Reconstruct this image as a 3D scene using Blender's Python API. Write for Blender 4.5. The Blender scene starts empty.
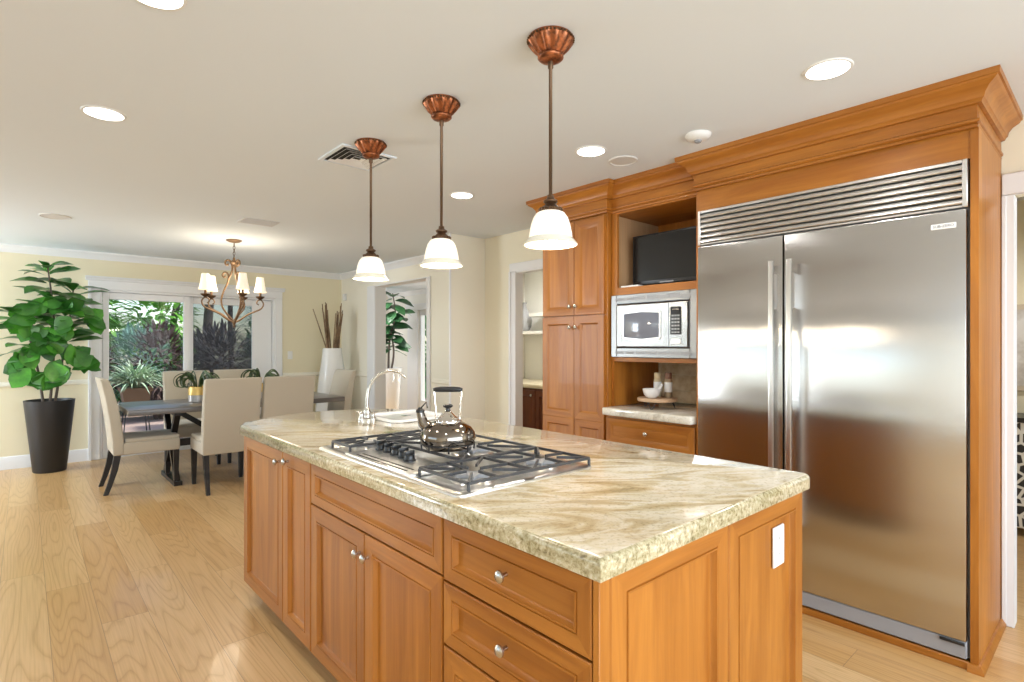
import bpy, bmesh, math, random
from mathutils import Vector, Matrix
PI = math.pi
scene = bpy.context.scene
C = scene.collection

# ---------------------------------------------------------------- camera
F_PX = 548.0
T = math.atan2(615.5, 548.0)
cam_d = bpy.data.cameras.new('camera')
cam = bpy.data.objects.new('camera', cam_d)
C.objects.link(cam)
cam.location = (0, 0, 1.345)
cam.rotation_euler = (PI / 2, 0, T - PI / 2)
cam_d.sensor_width = 36.0
cam_d.lens = F_PX / 1024.0 * 36.0
cam_d.shift_y = 4.0 / 1024.0
cam_d.clip_start = 0.05
scene.camera = cam

# ---------------------------------------------------------------- world, sun, exposure
scene.view_settings.view_transform = 'Standard'
scene.view_settings.look = 'None'
scene.view_settings.gamma = 1.0
scene.view_settings.exposure = -0.30
scene.view_settings.use_curve_mapping = False

world = bpy.data.worlds.new('sky')
scene.world = world
world.use_nodes = True
wn = world.node_tree.nodes
sky = wn.new('ShaderNodeTexSky')
sky.sky_type = 'NISHITA'
sky.sun_disc = False
sky.sun_elevation = math.radians(52)
sky.sun_rotation = math.radians(130)
world.node_tree.links.new(sky.outputs[0], wn['Background'].inputs[0])
wn['Background'].inputs[1].default_value = 0.38


def sun_lamp(name, direction, strength, angle):
    d = bpy.data.lights.new(name, 'SUN')
    d.energy = strength
    d.angle = angle
    d.color = (1.0, 0.95, 0.86)
    o = bpy.data.objects.new(name, d)
    C.objects.link(o)
    o.rotation_euler = Vector(direction).to_track_quat('-Z', 'Y').to_euler()
    return o


def area_lamp(name, loc, direction, sx, sy, power, color=(1, 1, 1), spread=PI):
    d = bpy.data.lights.new(name, 'AREA')
    d.shape = 'RECTANGLE'
    d.size, d.size_y = sx, sy
    d.energy = power
    d.color = color
    d.spread = spread
    o = bpy.data.objects.new(name, d)
    C.objects.link(o)
    o.location = loc
    o.rotation_euler = Vector(direction).to_track_quat('-Z', 'Y').to_euler()
    return o


sun_lamp('sun', (-0.9, 0.10, -1.0), 6.5, math.radians(3))
# added daylight fill lamps at unseen window openings behind and beside the camera
area_lamp('daylight_fill', (-2.57, 2.7, 1.55), (1, 0.0, 0.0), 3.2, 1.2, 13, (0.82, 0.91, 1.0))
area_lamp('daylight_fill', (0.6, -2.57, 1.45), (0, 1, 0.0), 5.2, 1.8, 235, (0.80, 0.90, 1.0))
area_lamp('daylight_fill', (-2.57, 7.32, 1.4), (1, -0.12, -0.02), 1.25, 1.7, 150, (0.80, 0.90, 1.0))


def down_lamp(x, y, z, power, radius=0.07, color=(1.0, 0.985, 0.97), angle=150):
    d = bpy.data.lights.new('down_light', 'SPOT')
    d.energy = power
    d.spot_size = math.radians(angle)
    d.spot_blend = 0.6
    d.shadow_soft_size = radius
    d.color = color
    o = bpy.data.objects.new('down_light', d)
    C.objects.link(o)
    o.location = (x, y, z)
    return o


def bulb_lamp(x, y, z, power, radius=0.03, color=(1.0, 0.86, 0.66)):
    d = bpy.data.lights.new('bulb_light', 'POINT')
    d.energy = power
    d.shadow_soft_size = radius
    d.color = color
    o = bpy.data.objects.new('bulb_light', d)
    C.objects.link(o)
    o.location = (x, y, z)
    return o


# ---------------------------------------------------------------- materials
def nt(m):
    return m.node_tree.nodes, m.node_tree.links


def mat(name, color, rough=0.5, metal=0.0, coat=0.0, emit=None, estr=0.0, spec=0.5, sheen=0.0):
    m = bpy.data.materials.new(name)
    m.use_nodes = True
    b = m.node_tree.nodes['Principled BSDF']
    b.inputs['Base Color'].default_value = (*color, 1)
    b.inputs['Roughness'].default_value = rough
    b.inputs['Metallic'].default_value = metal
    b.inputs['Coat Weight'].default_value = coat
    b.inputs['Specular IOR Level'].default_value = spec
    if sheen:
        b.inputs['Sheen Weight'].default_value = sheen
    if emit:
        b.inputs['Emission Color'].default_value = (*emit, 1)
        b.inputs['Emission Strength'].default_value = estr
    return m


def bsdf(m):
    return m.node_tree.nodes['Principled BSDF']


def mapping(m, scale, loc=(0, 0, 0), rand=False, rot=(0, 0, 0)):
    n, l = nt(m)
    tc = n.new('ShaderNodeTexCoord')
    mp = n.new('ShaderNodeMapping')
    mp.inputs['Scale'].default_value = scale
    mp.inputs['Location'].default_value = loc
    mp.inputs['Rotation'].default_value = rot
    if rand:
        oi = n.new('ShaderNodeObjectInfo')
        mu = n.new('ShaderNodeVectorMath')
        mu.operation = 'SCALE'
        mu.inputs[0].default_value = (7.0, 13.0, 5.0)
        l.new(oi.outputs['Random'], mu.inputs['Scale'])
        ad = n.new('ShaderNodeVectorMath')
        ad.operation = 'ADD'
        l.new(tc.outputs['Object'], ad.inputs[0])
        l.new(mu.outputs[0], ad.inputs[1])
        l.new(ad.outputs[0], mp.inputs['Vector'])
    else:
        l.new(tc.outputs['Object'], mp.inputs['Vector'])
    return mp


def noise(m, mp, scale, detail=4, rough=0.6, dist=0.0):
    n, l = nt(m)
    t = n.new('ShaderNodeTexNoise')
    t.inputs['Scale'].default_value = scale
    t.inputs['Detail'].default_value = detail
    t.inputs['Roughness'].default_value = rough
    t.inputs['Distortion'].default_value = dist
    l.new(mp.outputs[0], t.inputs['Vector'])
    return t


def ramp(m, src, stops):
    n, l = nt(m)
    r = n.new('ShaderNodeValToRGB')
    e = r.color_ramp.elements
    while len(e) < len(stops):
        e.new(0.5)
    for el, (p, c) in zip(e, stops):
        el.position = p
        el.color = (*c, 1) if len(c) == 3 else c
    l.new(src, r.inputs[0])
    return r


def mixc(m, fac, a, b, mode='MIX'):
    n, l = nt(m)
    x = n.new('ShaderNodeMix')
    x.data_type = 'RGBA'
    x.blend_type = mode
    for s, v in ((x.inputs[0], fac), (x.inputs[6], a), (x.inputs[7], b)):
        if hasattr(v, 'is_output'):
            l.new(v, s)
        elif isinstance(v, (int, float)):
            s.default_value = v
        else:
            s.default_value = (*v, 1)
    return x.outputs[2]


def bump(m, src, strength, dist=0.01):
    n, l = nt(m)
    b = n.new('ShaderNodeBump')
    b.inputs['Strength'].default_value = strength
    b.inputs['Distance'].default_value = dist
    l.new(src, b.inputs['Height'])
    l.new(b.outputs[0], bsdf(m).inputs['Normal'])


def math_node(m, op, a, b=None):
    n, l = nt(m)
    x = n.new('ShaderNodeMath')
    x.operation = op
    for s, v in ((x.inputs[0], a), (x.inputs[1], b)):
        if v is None:
            continue
        if hasattr(v, 'is_output'):
            l.new(v, s)
        else:
            s.default_value = v
    return x.outputs[0]


def wood(name, light, dark, axis='z', rough=0.38, coat=0.05, tone=0.5):
    """Straight grained stained wood, grain along the given axis."""
    m = mat(name, light, rough, coat=coat, spec=0.4)
    n, l = nt(m)
    long_, across = 0.9, 9.0
    sc = {'x': (long_, across, across), 'y': (across, long_, across), 'z': (across, across, long_)}[axis]
    mp = mapping(m, sc, rand=True)
    a = noise(m, mp, 1.3, 5, 0.62, 0.8)
    r1 = ramp(m, a.outputs[0], [(0.30, dark), (0.52, tuple((x + y) / 2 for x, y in zip(light, dark))), (0.72, light)])
    sc2 = tuple(s * 9 if s > 1 else s * 1.5 for s in sc)
    f = noise(m, mapping(m, sc2, rand=True), 1.0, 3, 0.6)
    r2 = ramp(m, f.outputs[0], [(0.3, (0.80, 0.80, 0.80)), (0.65, (1, 1, 1))])
    c = mixc(m, 0.55, r1.outputs[0], r2.outputs[0], 'MULTIPLY')
    oi = n.new('ShaderNodeObjectInfo')
    hv = n.new('ShaderNodeHueSaturation')
    v = math_node(m, 'MULTIPLY_ADD', oi.outputs['Random'], 0.16)
    v.node.inputs[2].default_value = 0.92
    l.new(v, hv.inputs['Value'])
    l.new(c, hv.inputs['Color'])
    l.new(hv.outputs[0], bsdf(m).inputs['Base Color'])
    bump(m, f.outputs[0], 0.04, 0.002)
    return m


W_L, W_D = (0.51, 0.198, 0.030), (0.31, 0.098, 0.010)
WV = wood('cherry_vertical', W_L, W_D, 'z')
WH = wood('cherry_along_y', W_L, W_D, 'y')
WX = wood('cherry_along_x', W_L, W_D, 'x')
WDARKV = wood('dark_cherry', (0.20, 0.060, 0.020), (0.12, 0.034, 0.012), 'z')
WINT = wood('maple_interior', (0.62, 0.40, 0.22), (0.50, 0.30, 0.15), 'z', 0.45, 0.0)
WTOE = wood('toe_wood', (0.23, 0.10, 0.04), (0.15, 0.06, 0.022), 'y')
SLATE = wood('weathered_table_wood', (0.17, 0.15, 0.135), (0.10, 0.088, 0.08), 'x', 0.30, 0.1)
EBONY = wood('ebonised_wood', (0.020, 0.017, 0.016), (0.011, 0.010, 0.010), 'z', 0.35, 0.1)


def granite(name, veins=True, pale=False):
    m = mat(name, (0.7, 0.6, 0.45), 0.09, coat=0.3)
    n, l = nt(m)
    def veins(sc):
        m1 = mapping(m, (1, 1, 1), rot=(0, 0, math.radians(38)))
        m2 = n.new('ShaderNodeMapping')
        m2.inputs['Scale'].default_value = sc
        l.new(m1.outputs[0], m2.inputs['Vector'])
        return m2
    a = noise(m, veins((0.85, 2.6, 2.6)), 3.0, 9, 0.62, 1.1)
    if pale:
        st = [(0.28, (0.42, 0.36, 0.28)), (0.42, (0.72, 0.68, 0.58)), (0.60, (0.82, 0.79, 0.71)), (0.75, (0.66, 0.60, 0.50))]
    else:
        st = [(0.27, (0.27, 0.21, 0.13)), (0.38, (0.46, 0.35, 0.19)), (0.46, (0.62, 0.52, 0.34)), (0.55, (0.77, 0.70, 0.57)),
              (0.64, (0.58, 0.47, 0.29)), (0.75, (0.47, 0.42, 0.32))]
    c1 = ramp(m, a.outputs[0], st).outputs[0]
    sp = noise(m, mapping(m, (1, 1, 1)), 95, 3, 0.7)
    k = ramp(m, sp.outputs[0], [(0.36, (0.20, 0.17, 0.12)), (0.46, (1, 1, 1))]).outputs[0]
    c2 = mixc(m, 0.30 if not pale else 0.25, c1, k, 'MULTIPLY')
    b = noise(m, veins((0.5, 1.2, 1.2)), 2.2, 4, 0.6, 1.0)
    k2 = ramp(m, b.outputs[0], [(0.42, (1, 1, 1)), (0.62, (0.80, 0.76, 0.68))]).outputs[0]
    c3 = mixc(m, 0.8, c2, k2, 'MULTIPLY')
    l.new(c3, bsdf(m).inputs['Base Color'])
    return m


def granite_edge(name):
    """Same slab seen on its rough-sawn, darker speckled polished edge."""
    m = mat(name, (0.6, 0.5, 0.3), 0.12, coat=0.3)
    n, l = nt(m)
    a = noise(m, mapping(m, (1, 1, 1)), 78, 6, 0.7, 0.4)
    c1 = ramp(m, a.outputs[0], [(0.30, (0.13, 0.11, 0.06)), (0.41, (0.37, 0.30, 0.17)), (0.52, (0.55, 0.47, 0.30)), (0.66, (0.68, 0.63, 0.49))]).outputs[0]
    b = noise(m, mapping(m, (1, 1, 3)), 7, 4, 0.6, 1.0)
    k2 = ramp(m, b.outputs[0], [(0.40, (1, 1, 1)), (0.62, (0.62, 0.62, 0.50))]).outputs[0]
    l.new(mixc(m, 0.8, c1, k2, 'MULTIPLY'), bsdf(m).inputs['Base Color'])
    return m


GRANITE, GRANITE_E, GRANITE_P = granite('granite_top'), granite_edge('granite_edge'), granite('granite_pale', pale=True)


def steel(name, color=(0.53, 0.52, 0.505), rough=0.20, brushed='z', strength=0.03):
    m = mat(name, color, rough, metal=1.0)
    sc = {'z': (900, 900, 2.0), 'y': (900, 2.0, 900), 'x': (2.0, 900, 900)}[brushed]
    a = noise(m, mapping(m, sc), 1.0, 2, 0.5)
    n, l = nt(m)
    w = noise(m, mapping(m, (0.25, 0.35, 3.2)), 1.5, 1, 0.4)
    b = n.new('ShaderNodeBump')
    b.inputs['Strength'].default_value = strength
    b.inputs['Distance'].default_value = 0.004
    l.new(a.outputs[0], b.inputs['Height'])
    b2 = n.new('ShaderNodeBump')
    b2.inputs['Strength'].default_value = 0.10
    b2.inputs['Distance'].default_value = 0.02
    l.new(w.outputs[0], b2.inputs['Height'])
    l.new(b.outputs[0], b2.inputs['Normal'])
    l.new(b2.outputs[0], bsdf(m).inputs['Normal'])
    tg = n.new('ShaderNodeCombineXYZ')
    tg.inputs[1].default_value = 1.0
    l.new(tg.outputs[0], bsdf(m).inputs['Tangent'])
    bsdf(m).inputs['Anisotropic'].default_value = 0.97
    return m


STEEL = steel('brushed_steel')
STEEL_M = steel('microwave_steel', (0.29, 0.285, 0.275), 0.26)
STEEL_P = mat('polished_steel', (0.78, 0.77, 0.75), 0.28, 1.0)
STEEL_B = mat('bright_trim_steel', (0.74, 0.74, 0.73), 0.30, 1.0)
CHROME = mat('chrome', (0.75, 0.73, 0.70), 0.06, 1.0)
DARKCHROME = mat('dark_polished_kettle_steel', (0.24, 0.21, 0.18), 0.06, 1.0)
NICKEL = mat('satin_nickel', (0.58, 0.55, 0.50), 0.24, 1.0)
ALU = mat('satin_aluminium', (0.30, 0.30, 0.297), 0.36, 1.0)
IRON = mat('cast_iron', (0.045, 0.045, 0.048), 0.38)
BLACKP = mat('black_plastic', (0.012, 0.012, 0.013), 0.3)
SCREEN = mat('screen_glass', (0.012, 0.012, 0.012), 0.16)
GAP_SHADE = mat('gap_shade_paint', (0.02, 0.018, 0.016), 0.8)  # near-black paint stands in for the shade inside slots and openings
WHITEP = mat('white_plastic', (0.80, 0.80, 0.78), 0.4)
CERAMIC = mat('white_ceramic', (0.84, 0.83, 0.80), 0.15, coat=0.4)
TRIM = mat('white_trim_paint', (0.80, 0.80, 0.80), 0.45)
CEIL = mat('ceiling_paint', (0.735, 0.785, 0.825), 0.9)
BACKSPLASH = mat('travertine', (0.52, 0.40, 0.24), 0.5)
MWGLASS = mat('microwave_glass', (0.17, 0.18, 0.22), 0.12, coat=0.5)
GREYVENT = mat('grey_vent_metal', (0.30, 0.30, 0.31), 0.5)
LINEN = mat('speaker_grille_paint', (0.66, 0.65, 0.63), 0.8)


def wallpaint(name, color):
    m = mat(name, color, 0.85)
    a = noise(m, mapping(m, (1, 1, 1)), 160, 2, 0.5)
    bump(m, a.outputs[0], 0.06, 0.002)
    return m


CREAM = wallpaint('cream_wall_paint', (0.81, 0.735, 0.53))
CREAM2 = wallpaint('pale_cream_wall_paint', (0.86, 0.82, 0.70))
OFFWHITE = wallpaint('offwhite_wall_paint', (0.85, 0.83, 0.76))
CREAM3 = wallpaint('light_cream_wall_paint', (0.83, 0.775, 0.61))


def floor_mat():
    m = mat('oak_planks', (0.6, 0.42, 0.24), 0.30, coat=0.15)
    n, l = nt(m)
    tc = n.new('ShaderNodeTexCoord')
    sp = n.new('ShaderNodeSeparateXYZ')
    l.new(tc.outputs['Object'], sp.inputs[0])
    PW, PL = 0.19, 1.9
    u = math_node(m, 'DIVIDE', math_node(m, 'ADD', sp.outputs[0], 10.0 - 0.018), PW)
    row = math_node(m, 'FLOOR', u)
    wn1 = n.new('ShaderNodeTexWhiteNoise')
    wn1.noise_dimensions = '1D'
    l.new(row, wn1.inputs['W'])
    off = math_node(m, 'MULTIPLY', wn1.outputs['Value'], PL)
    v = math_node(m, 'DIVIDE', math_node(m, 'ADD', math_node(m, 'ADD', sp.outputs[1], off), 20.0), PL)
    col = math_node(m, 'FLOOR', v)
    cb = n.new('ShaderNodeCombineXYZ')
    l.new(row, cb.inputs[0])
    l.new(col, cb.inputs[1])
    wn2 = n.new('ShaderNodeTexWhiteNoise')
    wn2.noise_dimensions = '2D'
    l.new(cb.outputs[0], wn2.inputs['Vector'])
    # grain coordinates shifted per plank
    sc = n.new('ShaderNodeVectorMath')
    sc.operation = 'SCALE'
    sc.inputs['Scale'].default_value = 37.0
    l.new(wn2.outputs['Color'], sc.inputs[0])
    ad = n.new('ShaderNodeVectorMath')
    l.new(tc.outputs['Object'], ad.inputs[0])
    l.new(sc.outputs[0], ad.inputs[1])
    mp = n.new('ShaderNodeMapping')
    mp.inputs['Scale'].default_value = (6.0, 0.42, 1.0)
    l.new(ad.outputs[0], mp.inputs['Vector'])
    g1 = n.new('ShaderNodeTexNoise')
    g1.inputs['Scale'].default_value = 1.0
    g1.inputs['Detail'].default_value = 1.2
    g1.inputs['Distortion'].default_value = 0.15
    l.new(mp.outputs[0], g1.inputs['Vector'])
    rings = math_node(m, 'FRACT', math_node(m, 'MULTIPLY', g1.outputs[0], 22.0))
    lines = ramp(m, rings, [(0.0, (0.72, 0.63, 0.50)), (0.10, (0.93, 0.90, 0.85)), (0.35, (1, 1, 1)), (0.8, (0.98, 0.96, 0.93)), (1.0, (0.80, 0.73, 0.62))])
    mp2 = n.new('ShaderNodeMapping')
    mp2.inputs['Scale'].default_value = (150.0, 3.0, 1.0)
    l.new(ad.outputs[0], mp2.inputs['Vector'])
    g2 = n.new('ShaderNodeTexNoise')
    g2.inputs['Scale'].default_value = 1.0
    g2.inputs['Detail'].default_value = 2.0
    l.new(mp2.outputs[0], g2.inputs['Vector'])
    fine = ramp(m, g2.outputs[0], [(0.3, (0.84, 0.81, 0.76)), (0.6, (1, 1, 1))])
    tone = ramp(m, wn2.outputs['Value'], [(0.0, (0.56, 0.33, 0.13)), (0.35, (0.65, 0.415, 0.19)), (0.7, (0.69, 0.465, 0.235)), (1.0, (0.57, 0.335, 0.13))])
    c = mixc(m, 0.75, tone.outputs[0], lines.outputs[0], 'MULTIPLY')
    c = mixc(m, 0.7, c, fine.outputs[0], 'MULTIPLY')
    # joints
    fu = math_node(m, 'FRACT', u)
    fv = math_node(m, 'FRACT', v)
    e1 = math_node(m, 'LESS_THAN', fu, 0.012)
    e2 = math_node(m, 'LESS_THAN', fv, 0.0014)
    e = math_node(m, 'MAXIMUM', e1, e2)
    c = mixc(m, math_node(m, 'MULTIPLY', e, 0.65), c, (0.20, 0.12, 0.06))
    l.new(c, bsdf(m).inputs['Base Color'])
    return m


OAK = floor_mat()


def brick_mat():
    m = mat('patio_pavers', (0.5, 0.35, 0.3), 0.85)
    n, l = nt(m)
    mp = mapping(m, (1, 1, 1))
    b = n.new('ShaderNodeTexBrick')
    b.inputs['Color1'].default_value = (0.56, 0.37, 0.31, 1)
    b.inputs['Color2'].default_value = (0.44, 0.31, 0.28, 1)
    b.inputs['Mortar'].default_value = (0.40, 0.36, 0.33, 1)
    b.inputs['Scale'].default_value = 4.5
    b.inputs['Mortar Size'].default_value = 0.02
    l.new(mp.outputs[0], b.inputs['Vector'])
    l.new(b.outputs[0], bsdf(m).inputs['Base Color'])
    return m


PAVER = brick_mat()


def fabric(name, color):
    m = mat(name, color, 0.92, sheen=0.15)
    a = noise(m, mapping(m, (1, 1, 1)), 420, 2, 0.5)
    bump(m, a.outputs[0], 0.15, 0.002)
    return m


CHAIRF = fabric('cream_upholstery', (0.48, 0.425, 0.335))


def leafmat(name, c1, c2, rough=0.4, scale=5.0):
    m = mat(name, c1, rough)
    n, l = nt(m)
    a = noise(m, mapping(m, (1, 1, 1)), scale, 3, 0.6)
    r = ramp(m, a.outputs[0], [(0.38, c1), (0.62, c2)])
    l.new(r.outputs[0], bsdf(m).inputs['Base Color'])
    if rough > 0.8:
        bsdf(m).inputs['Specular IOR Level'].default_value = 0.15
    return m


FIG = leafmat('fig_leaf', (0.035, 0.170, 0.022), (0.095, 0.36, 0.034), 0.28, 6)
FIG2 = leafmat('deep_green_fig_leaf', (0.022, 0.115, 0.016), (0.055, 0.22, 0.028), 0.30, 6)  # darker green variant, mixed at random so leaves read apart
FIGD = leafmat('dark_fig_leaf', (0.022, 0.085, 0.030), (0.045, 0.15, 0.050), 0.35, 5)
SPIDER = leafmat('striped_strap_leaf', (0.30, 0.46, 0.26), (0.66, 0.76, 0.58), 0.45, 9)
BRIGHTG = leafmat('bright_garden_leaf', (0.12, 0.38, 0.05), (0.32, 0.62, 0.12), 0.9, 3)
MIDG = leafmat('mid_garden_leaf', (0.07, 0.22, 0.06), (0.22, 0.42, 0.18), 0.9, 3)
REDBROWN = leafmat('burgundy_garden_leaf', (0.090, 0.055, 0.055), (0.19, 0.13, 0.11), 0.9, 3)
GREYPURP = leafmat('grey_purple_garden_leaf', (0.075, 0.075, 0.085), (0.17, 0.16, 0.17), 0.9, 3)
BLUEG = leafmat('blue_green_garden_leaf', (0.10, 0.24, 0.17), (0.30, 0.46, 0.38), 0.9, 3)
DARKLEAF = leafmat('dark_ribbon_leaf', (0.018, 0.035, 0.012), (0.060, 0.105, 0.025), 0.35, 20)
BARK = mat('bark', (0.14, 0.11, 0.09), 0.9)
TWIG = leafmat('dry_twig', (0.17, 0.10, 0.055), (0.32, 0.21, 0.12), 0.8, 8)
SOIL = mat('soil', (0.05, 0.038, 0.028), 0.95)
PLANTER = mat('charcoal_planter', (0.014, 0.015, 0.018), 0.42)
TERRA = mat('brown_clay', (0.27, 0.17, 0.11), 0.8)
GOLD = mat('gold_glaze', (0.72, 0.50, 0.16), 0.35, 0.4)
SILVERG = mat('silver_glaze', (0.50, 0.48, 0.47), 0.3, 0.4)
GREYPOT = mat('grey_stoneware', (0.36, 0.36, 0.36), 0.45)


def copper_mat():
    m = mat('aged_copper', (0.46, 0.15, 0.065), 0.33, 0.85)
    n, l = nt(m)
    a = noise(m, mapping(m, (1, 1, 1)), 60, 4, 0.6)
    r = ramp(m, a.outputs[0], [(0.35, (0.14, 0.052, 0.026)), (0.6, (0.42, 0.145, 0.06))])
    l.new(r.outputs[0], bsdf(m).inputs['Base Color'])
    return m


COPPER = copper_mat()
BRONZE = mat('bronze_rod', (0.13, 0.075, 0.042), 0.35, 0.8)
GOLDIRON = mat('gilded_iron', (0.18, 0.105, 0.052), 0.42, 0.55)
EM_DOWN = mat('lit_downlight_lens', (1, 1, 1), 0.5, emit=(1.0, 0.97, 0.92), estr=6.0)
EM_BULB = mat('lit_bulb', (1, 1, 1), 0.5, emit=(1.0, 0.90, 0.72), estr=9.0)
EM_SHADE = mat('lit_opal_glass', (0.90, 0.87, 0.80), 0.2, emit=(1.0, 0.90, 0.74), estr=0.55)
RIM_GLASS = mat('opal_glass_rim', (0.70, 0.67, 0.56), 0.1, emit=(1.0, 0.92, 0.80), estr=0.12)
EM_FSHADE = mat('lit_fabric_shade', (0.86, 0.80, 0.68), 0.8, emit=(1.0, 0.84, 0.62), estr=0.55)


def glass_mat(name, tint, gloss):
    m = bpy.data.materials.new(name)
    m.use_nodes = True
    n, l = nt(m)
    n.remove(n['Principled BSDF'])
    t = n.new('ShaderNodeBsdfTransparent')
    t.inputs[0].default_value = (*tint, 1)
    g = n.new('ShaderNodeBsdfGlossy')
    g.inputs['Roughness'].default_value = 0.02
    x = n.new('ShaderNodeMixShader')
    x.inputs[0].default_value = gloss
    l.new(t.outputs[0], x.inputs[1])
    l.new(g.outputs[0], x.inputs[2])
    l.new(x.outputs[0], n['Material Output'].inputs[0])
    return m


GLASS = glass_mat('window_glass', (0.96, 0.98, 0.97), 0.006)
TGLASS = glass_mat('jar_glass', (0.80, 0.78, 0.70), 0.10)


def screen_mat():
    m = bpy.data.materials.new('insect_mesh')
    m.use_nodes = True
    n, l = nt(m)
    n.remove(n['Principled BSDF'])
    t = n.new('ShaderNodeBsdfTransparent')
    g = n.new('ShaderNodeBsdfDiffuse')
    g.inputs[0].default_value = (0.10, 0.10, 0.12, 1)
    x = n.new('ShaderNodeMixShader')
    x.inputs[0].default_value = 0.42
    l.new(t.outputs[0], x.inputs[1])
    l.new(g.outputs[0], x.inputs[2])
    l.new(x.outputs[0], n['Material Output'].inputs[0])
    return m


MESH = screen_mat()

# ---------------------------------------------------------------- mesh helpers
ORIGIN = {}


class MB:
    """Collects geometry, then links it as ONE mesh object."""

    def __init__(self):
        self.v, self.f, self.m = [], [], []

    def add(self, verts, faces, mi=0):
        o = len(self.v)
        self.v += [Vector(p) for p in verts]
        for k, fc in enumerate(faces):
            self.f.append(tuple(o + i for i in fc))
            self.m.append(mi[k] if isinstance(mi, (list, tuple)) else mi)
        return self

    def from_bm(self, bm, mi=0):
        bm.verts.index_update()
        self.add([v.co.copy() for v in bm.verts], [[v.index for v in f.verts] for f in bm.faces], mi)
        bm.free()
        return self

    def box(self, x0, x1, y0, y1, z0, z1, mi=0, bev=0.0, seg=1):
        bm = bmesh.new()
        bmesh.ops.create_cube(bm, size=1)
        for v in bm.verts:
            v.co = Vector(((x0 + x1) / 2 + v.co.x * (x1 - x0), (y0 + y1) / 2 + v.co.y * (y1 - y0), (z0 + z1) / 2 + v.co.z * (z1 - z0)))
        if bev:
            bmesh.ops.bevel(bm, geom=list(bm.edges), offset=bev, segments=seg, profile=0.5, affect='EDGES')
        return self.from_bm(bm, mi)

    def prism(self, poly, z0, z1, mi=0, axis='z', bev=0.0, seg=2):
        """poly of 2-D points extruded along axis between z0 and z1."""
        def P(a, b, h):
            return {'z': (a, b, h), 'x': (h, a, b), 'y': (a, h, b)}[axis]
        bm = bmesh.new()
        lo = [bm.verts.new(P(a, b, z0)) for a, b in poly]
        hi = [bm.verts.new(P(a, b, z1)) for a, b in poly]
        n = len(poly)
        bm.faces.new(lo[::-1])
        bm.faces.new(hi)
        for i in range(n):
            bm.faces.new((lo[i], lo[(i + 1) % n], hi[(i + 1) % n], hi[i]))
        bmesh.ops.recalc_face_normals(bm, faces=list(bm.faces))
        if bev:
            bmesh.ops.bevel(bm, geom=list(bm.edges), offset=bev, segments=seg, profile=0.5, affect='EDGES')
        return self.from_bm(bm, mi)

    def lathe(self, prof, c=(0, 0, 0), seg=24, mi=0, flute=None, axis='z'):
        vs, fs = [], []
        n = len(prof)
        for i in range(seg):
            a = 2 * PI * i / seg
            for k, (r, z) in enumerate(prof):
                rr = r * (flute(a, k) if flute else 1.0)
                p = (rr * math.cos(a), rr * math.sin(a), z)
                if axis == 'x':
                    p = (p[2], p[0], p[1])
                elif axis == 'y':
                    p = (p[0], p[2], p[1])
                vs.append((c[0] + p[0], c[1] + p[1], c[2] + p[2]))
        for i in range(seg):
            j = (i + 1) % seg
            for k in range(n - 1):
                fs.append((i * n + k, j * n + k, j * n + k + 1, i * n + k + 1))
        if prof[0][0] > 1e-5:
            fs.append(tuple(i * n for i in range(seg))[::-1])
        if prof[-1][0] > 1e-5:
            fs.append(tuple(i * n + n - 1 for i in range(seg)))
        return self.add(vs, fs, mi)

    def tube(self, pts, r, seg=8, mi=0, flat=1.0, closed=False):
        pts = [Vector(p) for p in pts]
        n = len(pts)
        rs = r if isinstance(r, (list, tuple)) else [r] * n
        vs, fs = [], []
        up = None
        for i in range(n):
            if closed:
                t = (pts[(i + 1) % n] - pts[i - 1]).normalized()
            else:
                t = (pts[min(i + 1, n - 1)] - pts[max(i - 1, 0)]).normalized()
            if up is None:
                up = Vector((0, 0, 1)) if abs(t.z) < 0.9 else Vector((1, 0, 0))
            s = t.cross(up)
            if s.length < 1e-5:
                s = t.orthogonal()
            s.normalize()
            up = s.cross(t).normalized()
            for k in range(seg):
                a = 2 * PI * k / seg
                vs.append(pts[i] + s * math.cos(a) * rs[i] + up * math.sin(a) * rs[i] * flat)
        rng_ = range(n) if closed else range(n - 1)
        for i in rng_:
            j = (i + 1) % n
            for k in range(seg):
                k2 = (k + 1) % seg
                fs.append((i * seg + k, i * seg + k2, j * seg + k2, j * seg + k))
        if not closed:
            fs.append(tuple(range(seg))[::-1])
            fs.append(tuple((n - 1) * seg + k for k in range(seg)))
        return self.add(vs, fs, mi)

    def bar(self, p, q, w, h, mi=0):
        """rectangular bar from p to q."""
        p, q = Vector(p), Vector(q)
        t = (q - p).normalized()
        up = Vector((0, 0, 1)) if abs(t.z) < 0.95 else Vector((0, 1, 0))
        s = t.cross(up).normalized()
        u = s.cross(t).normalized()
        vs = []
        for c in (p, q):
            for a, b in ((-1, -1), (1, -1), (1, 1), (-1, 1)):
                vs.append(c + s * a * w / 2 + u * b * h / 2)
        return self.add(vs, [(3, 2, 1, 0), (4, 5, 6, 7), (0, 1, 5, 4), (1, 2, 6, 5), (2, 3, 7, 6), (3, 0, 4, 7)], mi)

    def panel(self, O, U, V, N, w, h, loops, mats=(0, 1, 0)):
        """Framed panel: nested rectangles given as (inset, depth along N); mats = (stiles, rails, field)."""
        O, U, V, N = Vector(O), Vector(U), Vector(V), Vector(N)
        vs, fs, ms = [], [], []
        for ins, d in loops:
            for a, b in ((ins, ins), (w - ins, ins), (w - ins, h - ins), (ins, h - ins)):
                vs.append(O + U * a + V * b + N * d)
        for k in range(len(loops) - 1):
            for i in range(4):
                j = (i + 1) % 4
                fs.append((k * 4 + i, k * 4 + j, k * 4 + 4 + j, k * 4 + 4 + i))
                ms.append(mats[1] if i in (0, 2) else mats[0])
        L = (len(loops) - 1) * 4
        fs.append((L, L + 1, L + 2, L + 3))
        ms.append(mats[2])
        fs.append((3, 2, 1, 0))
        ms.append(mats[0])
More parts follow.
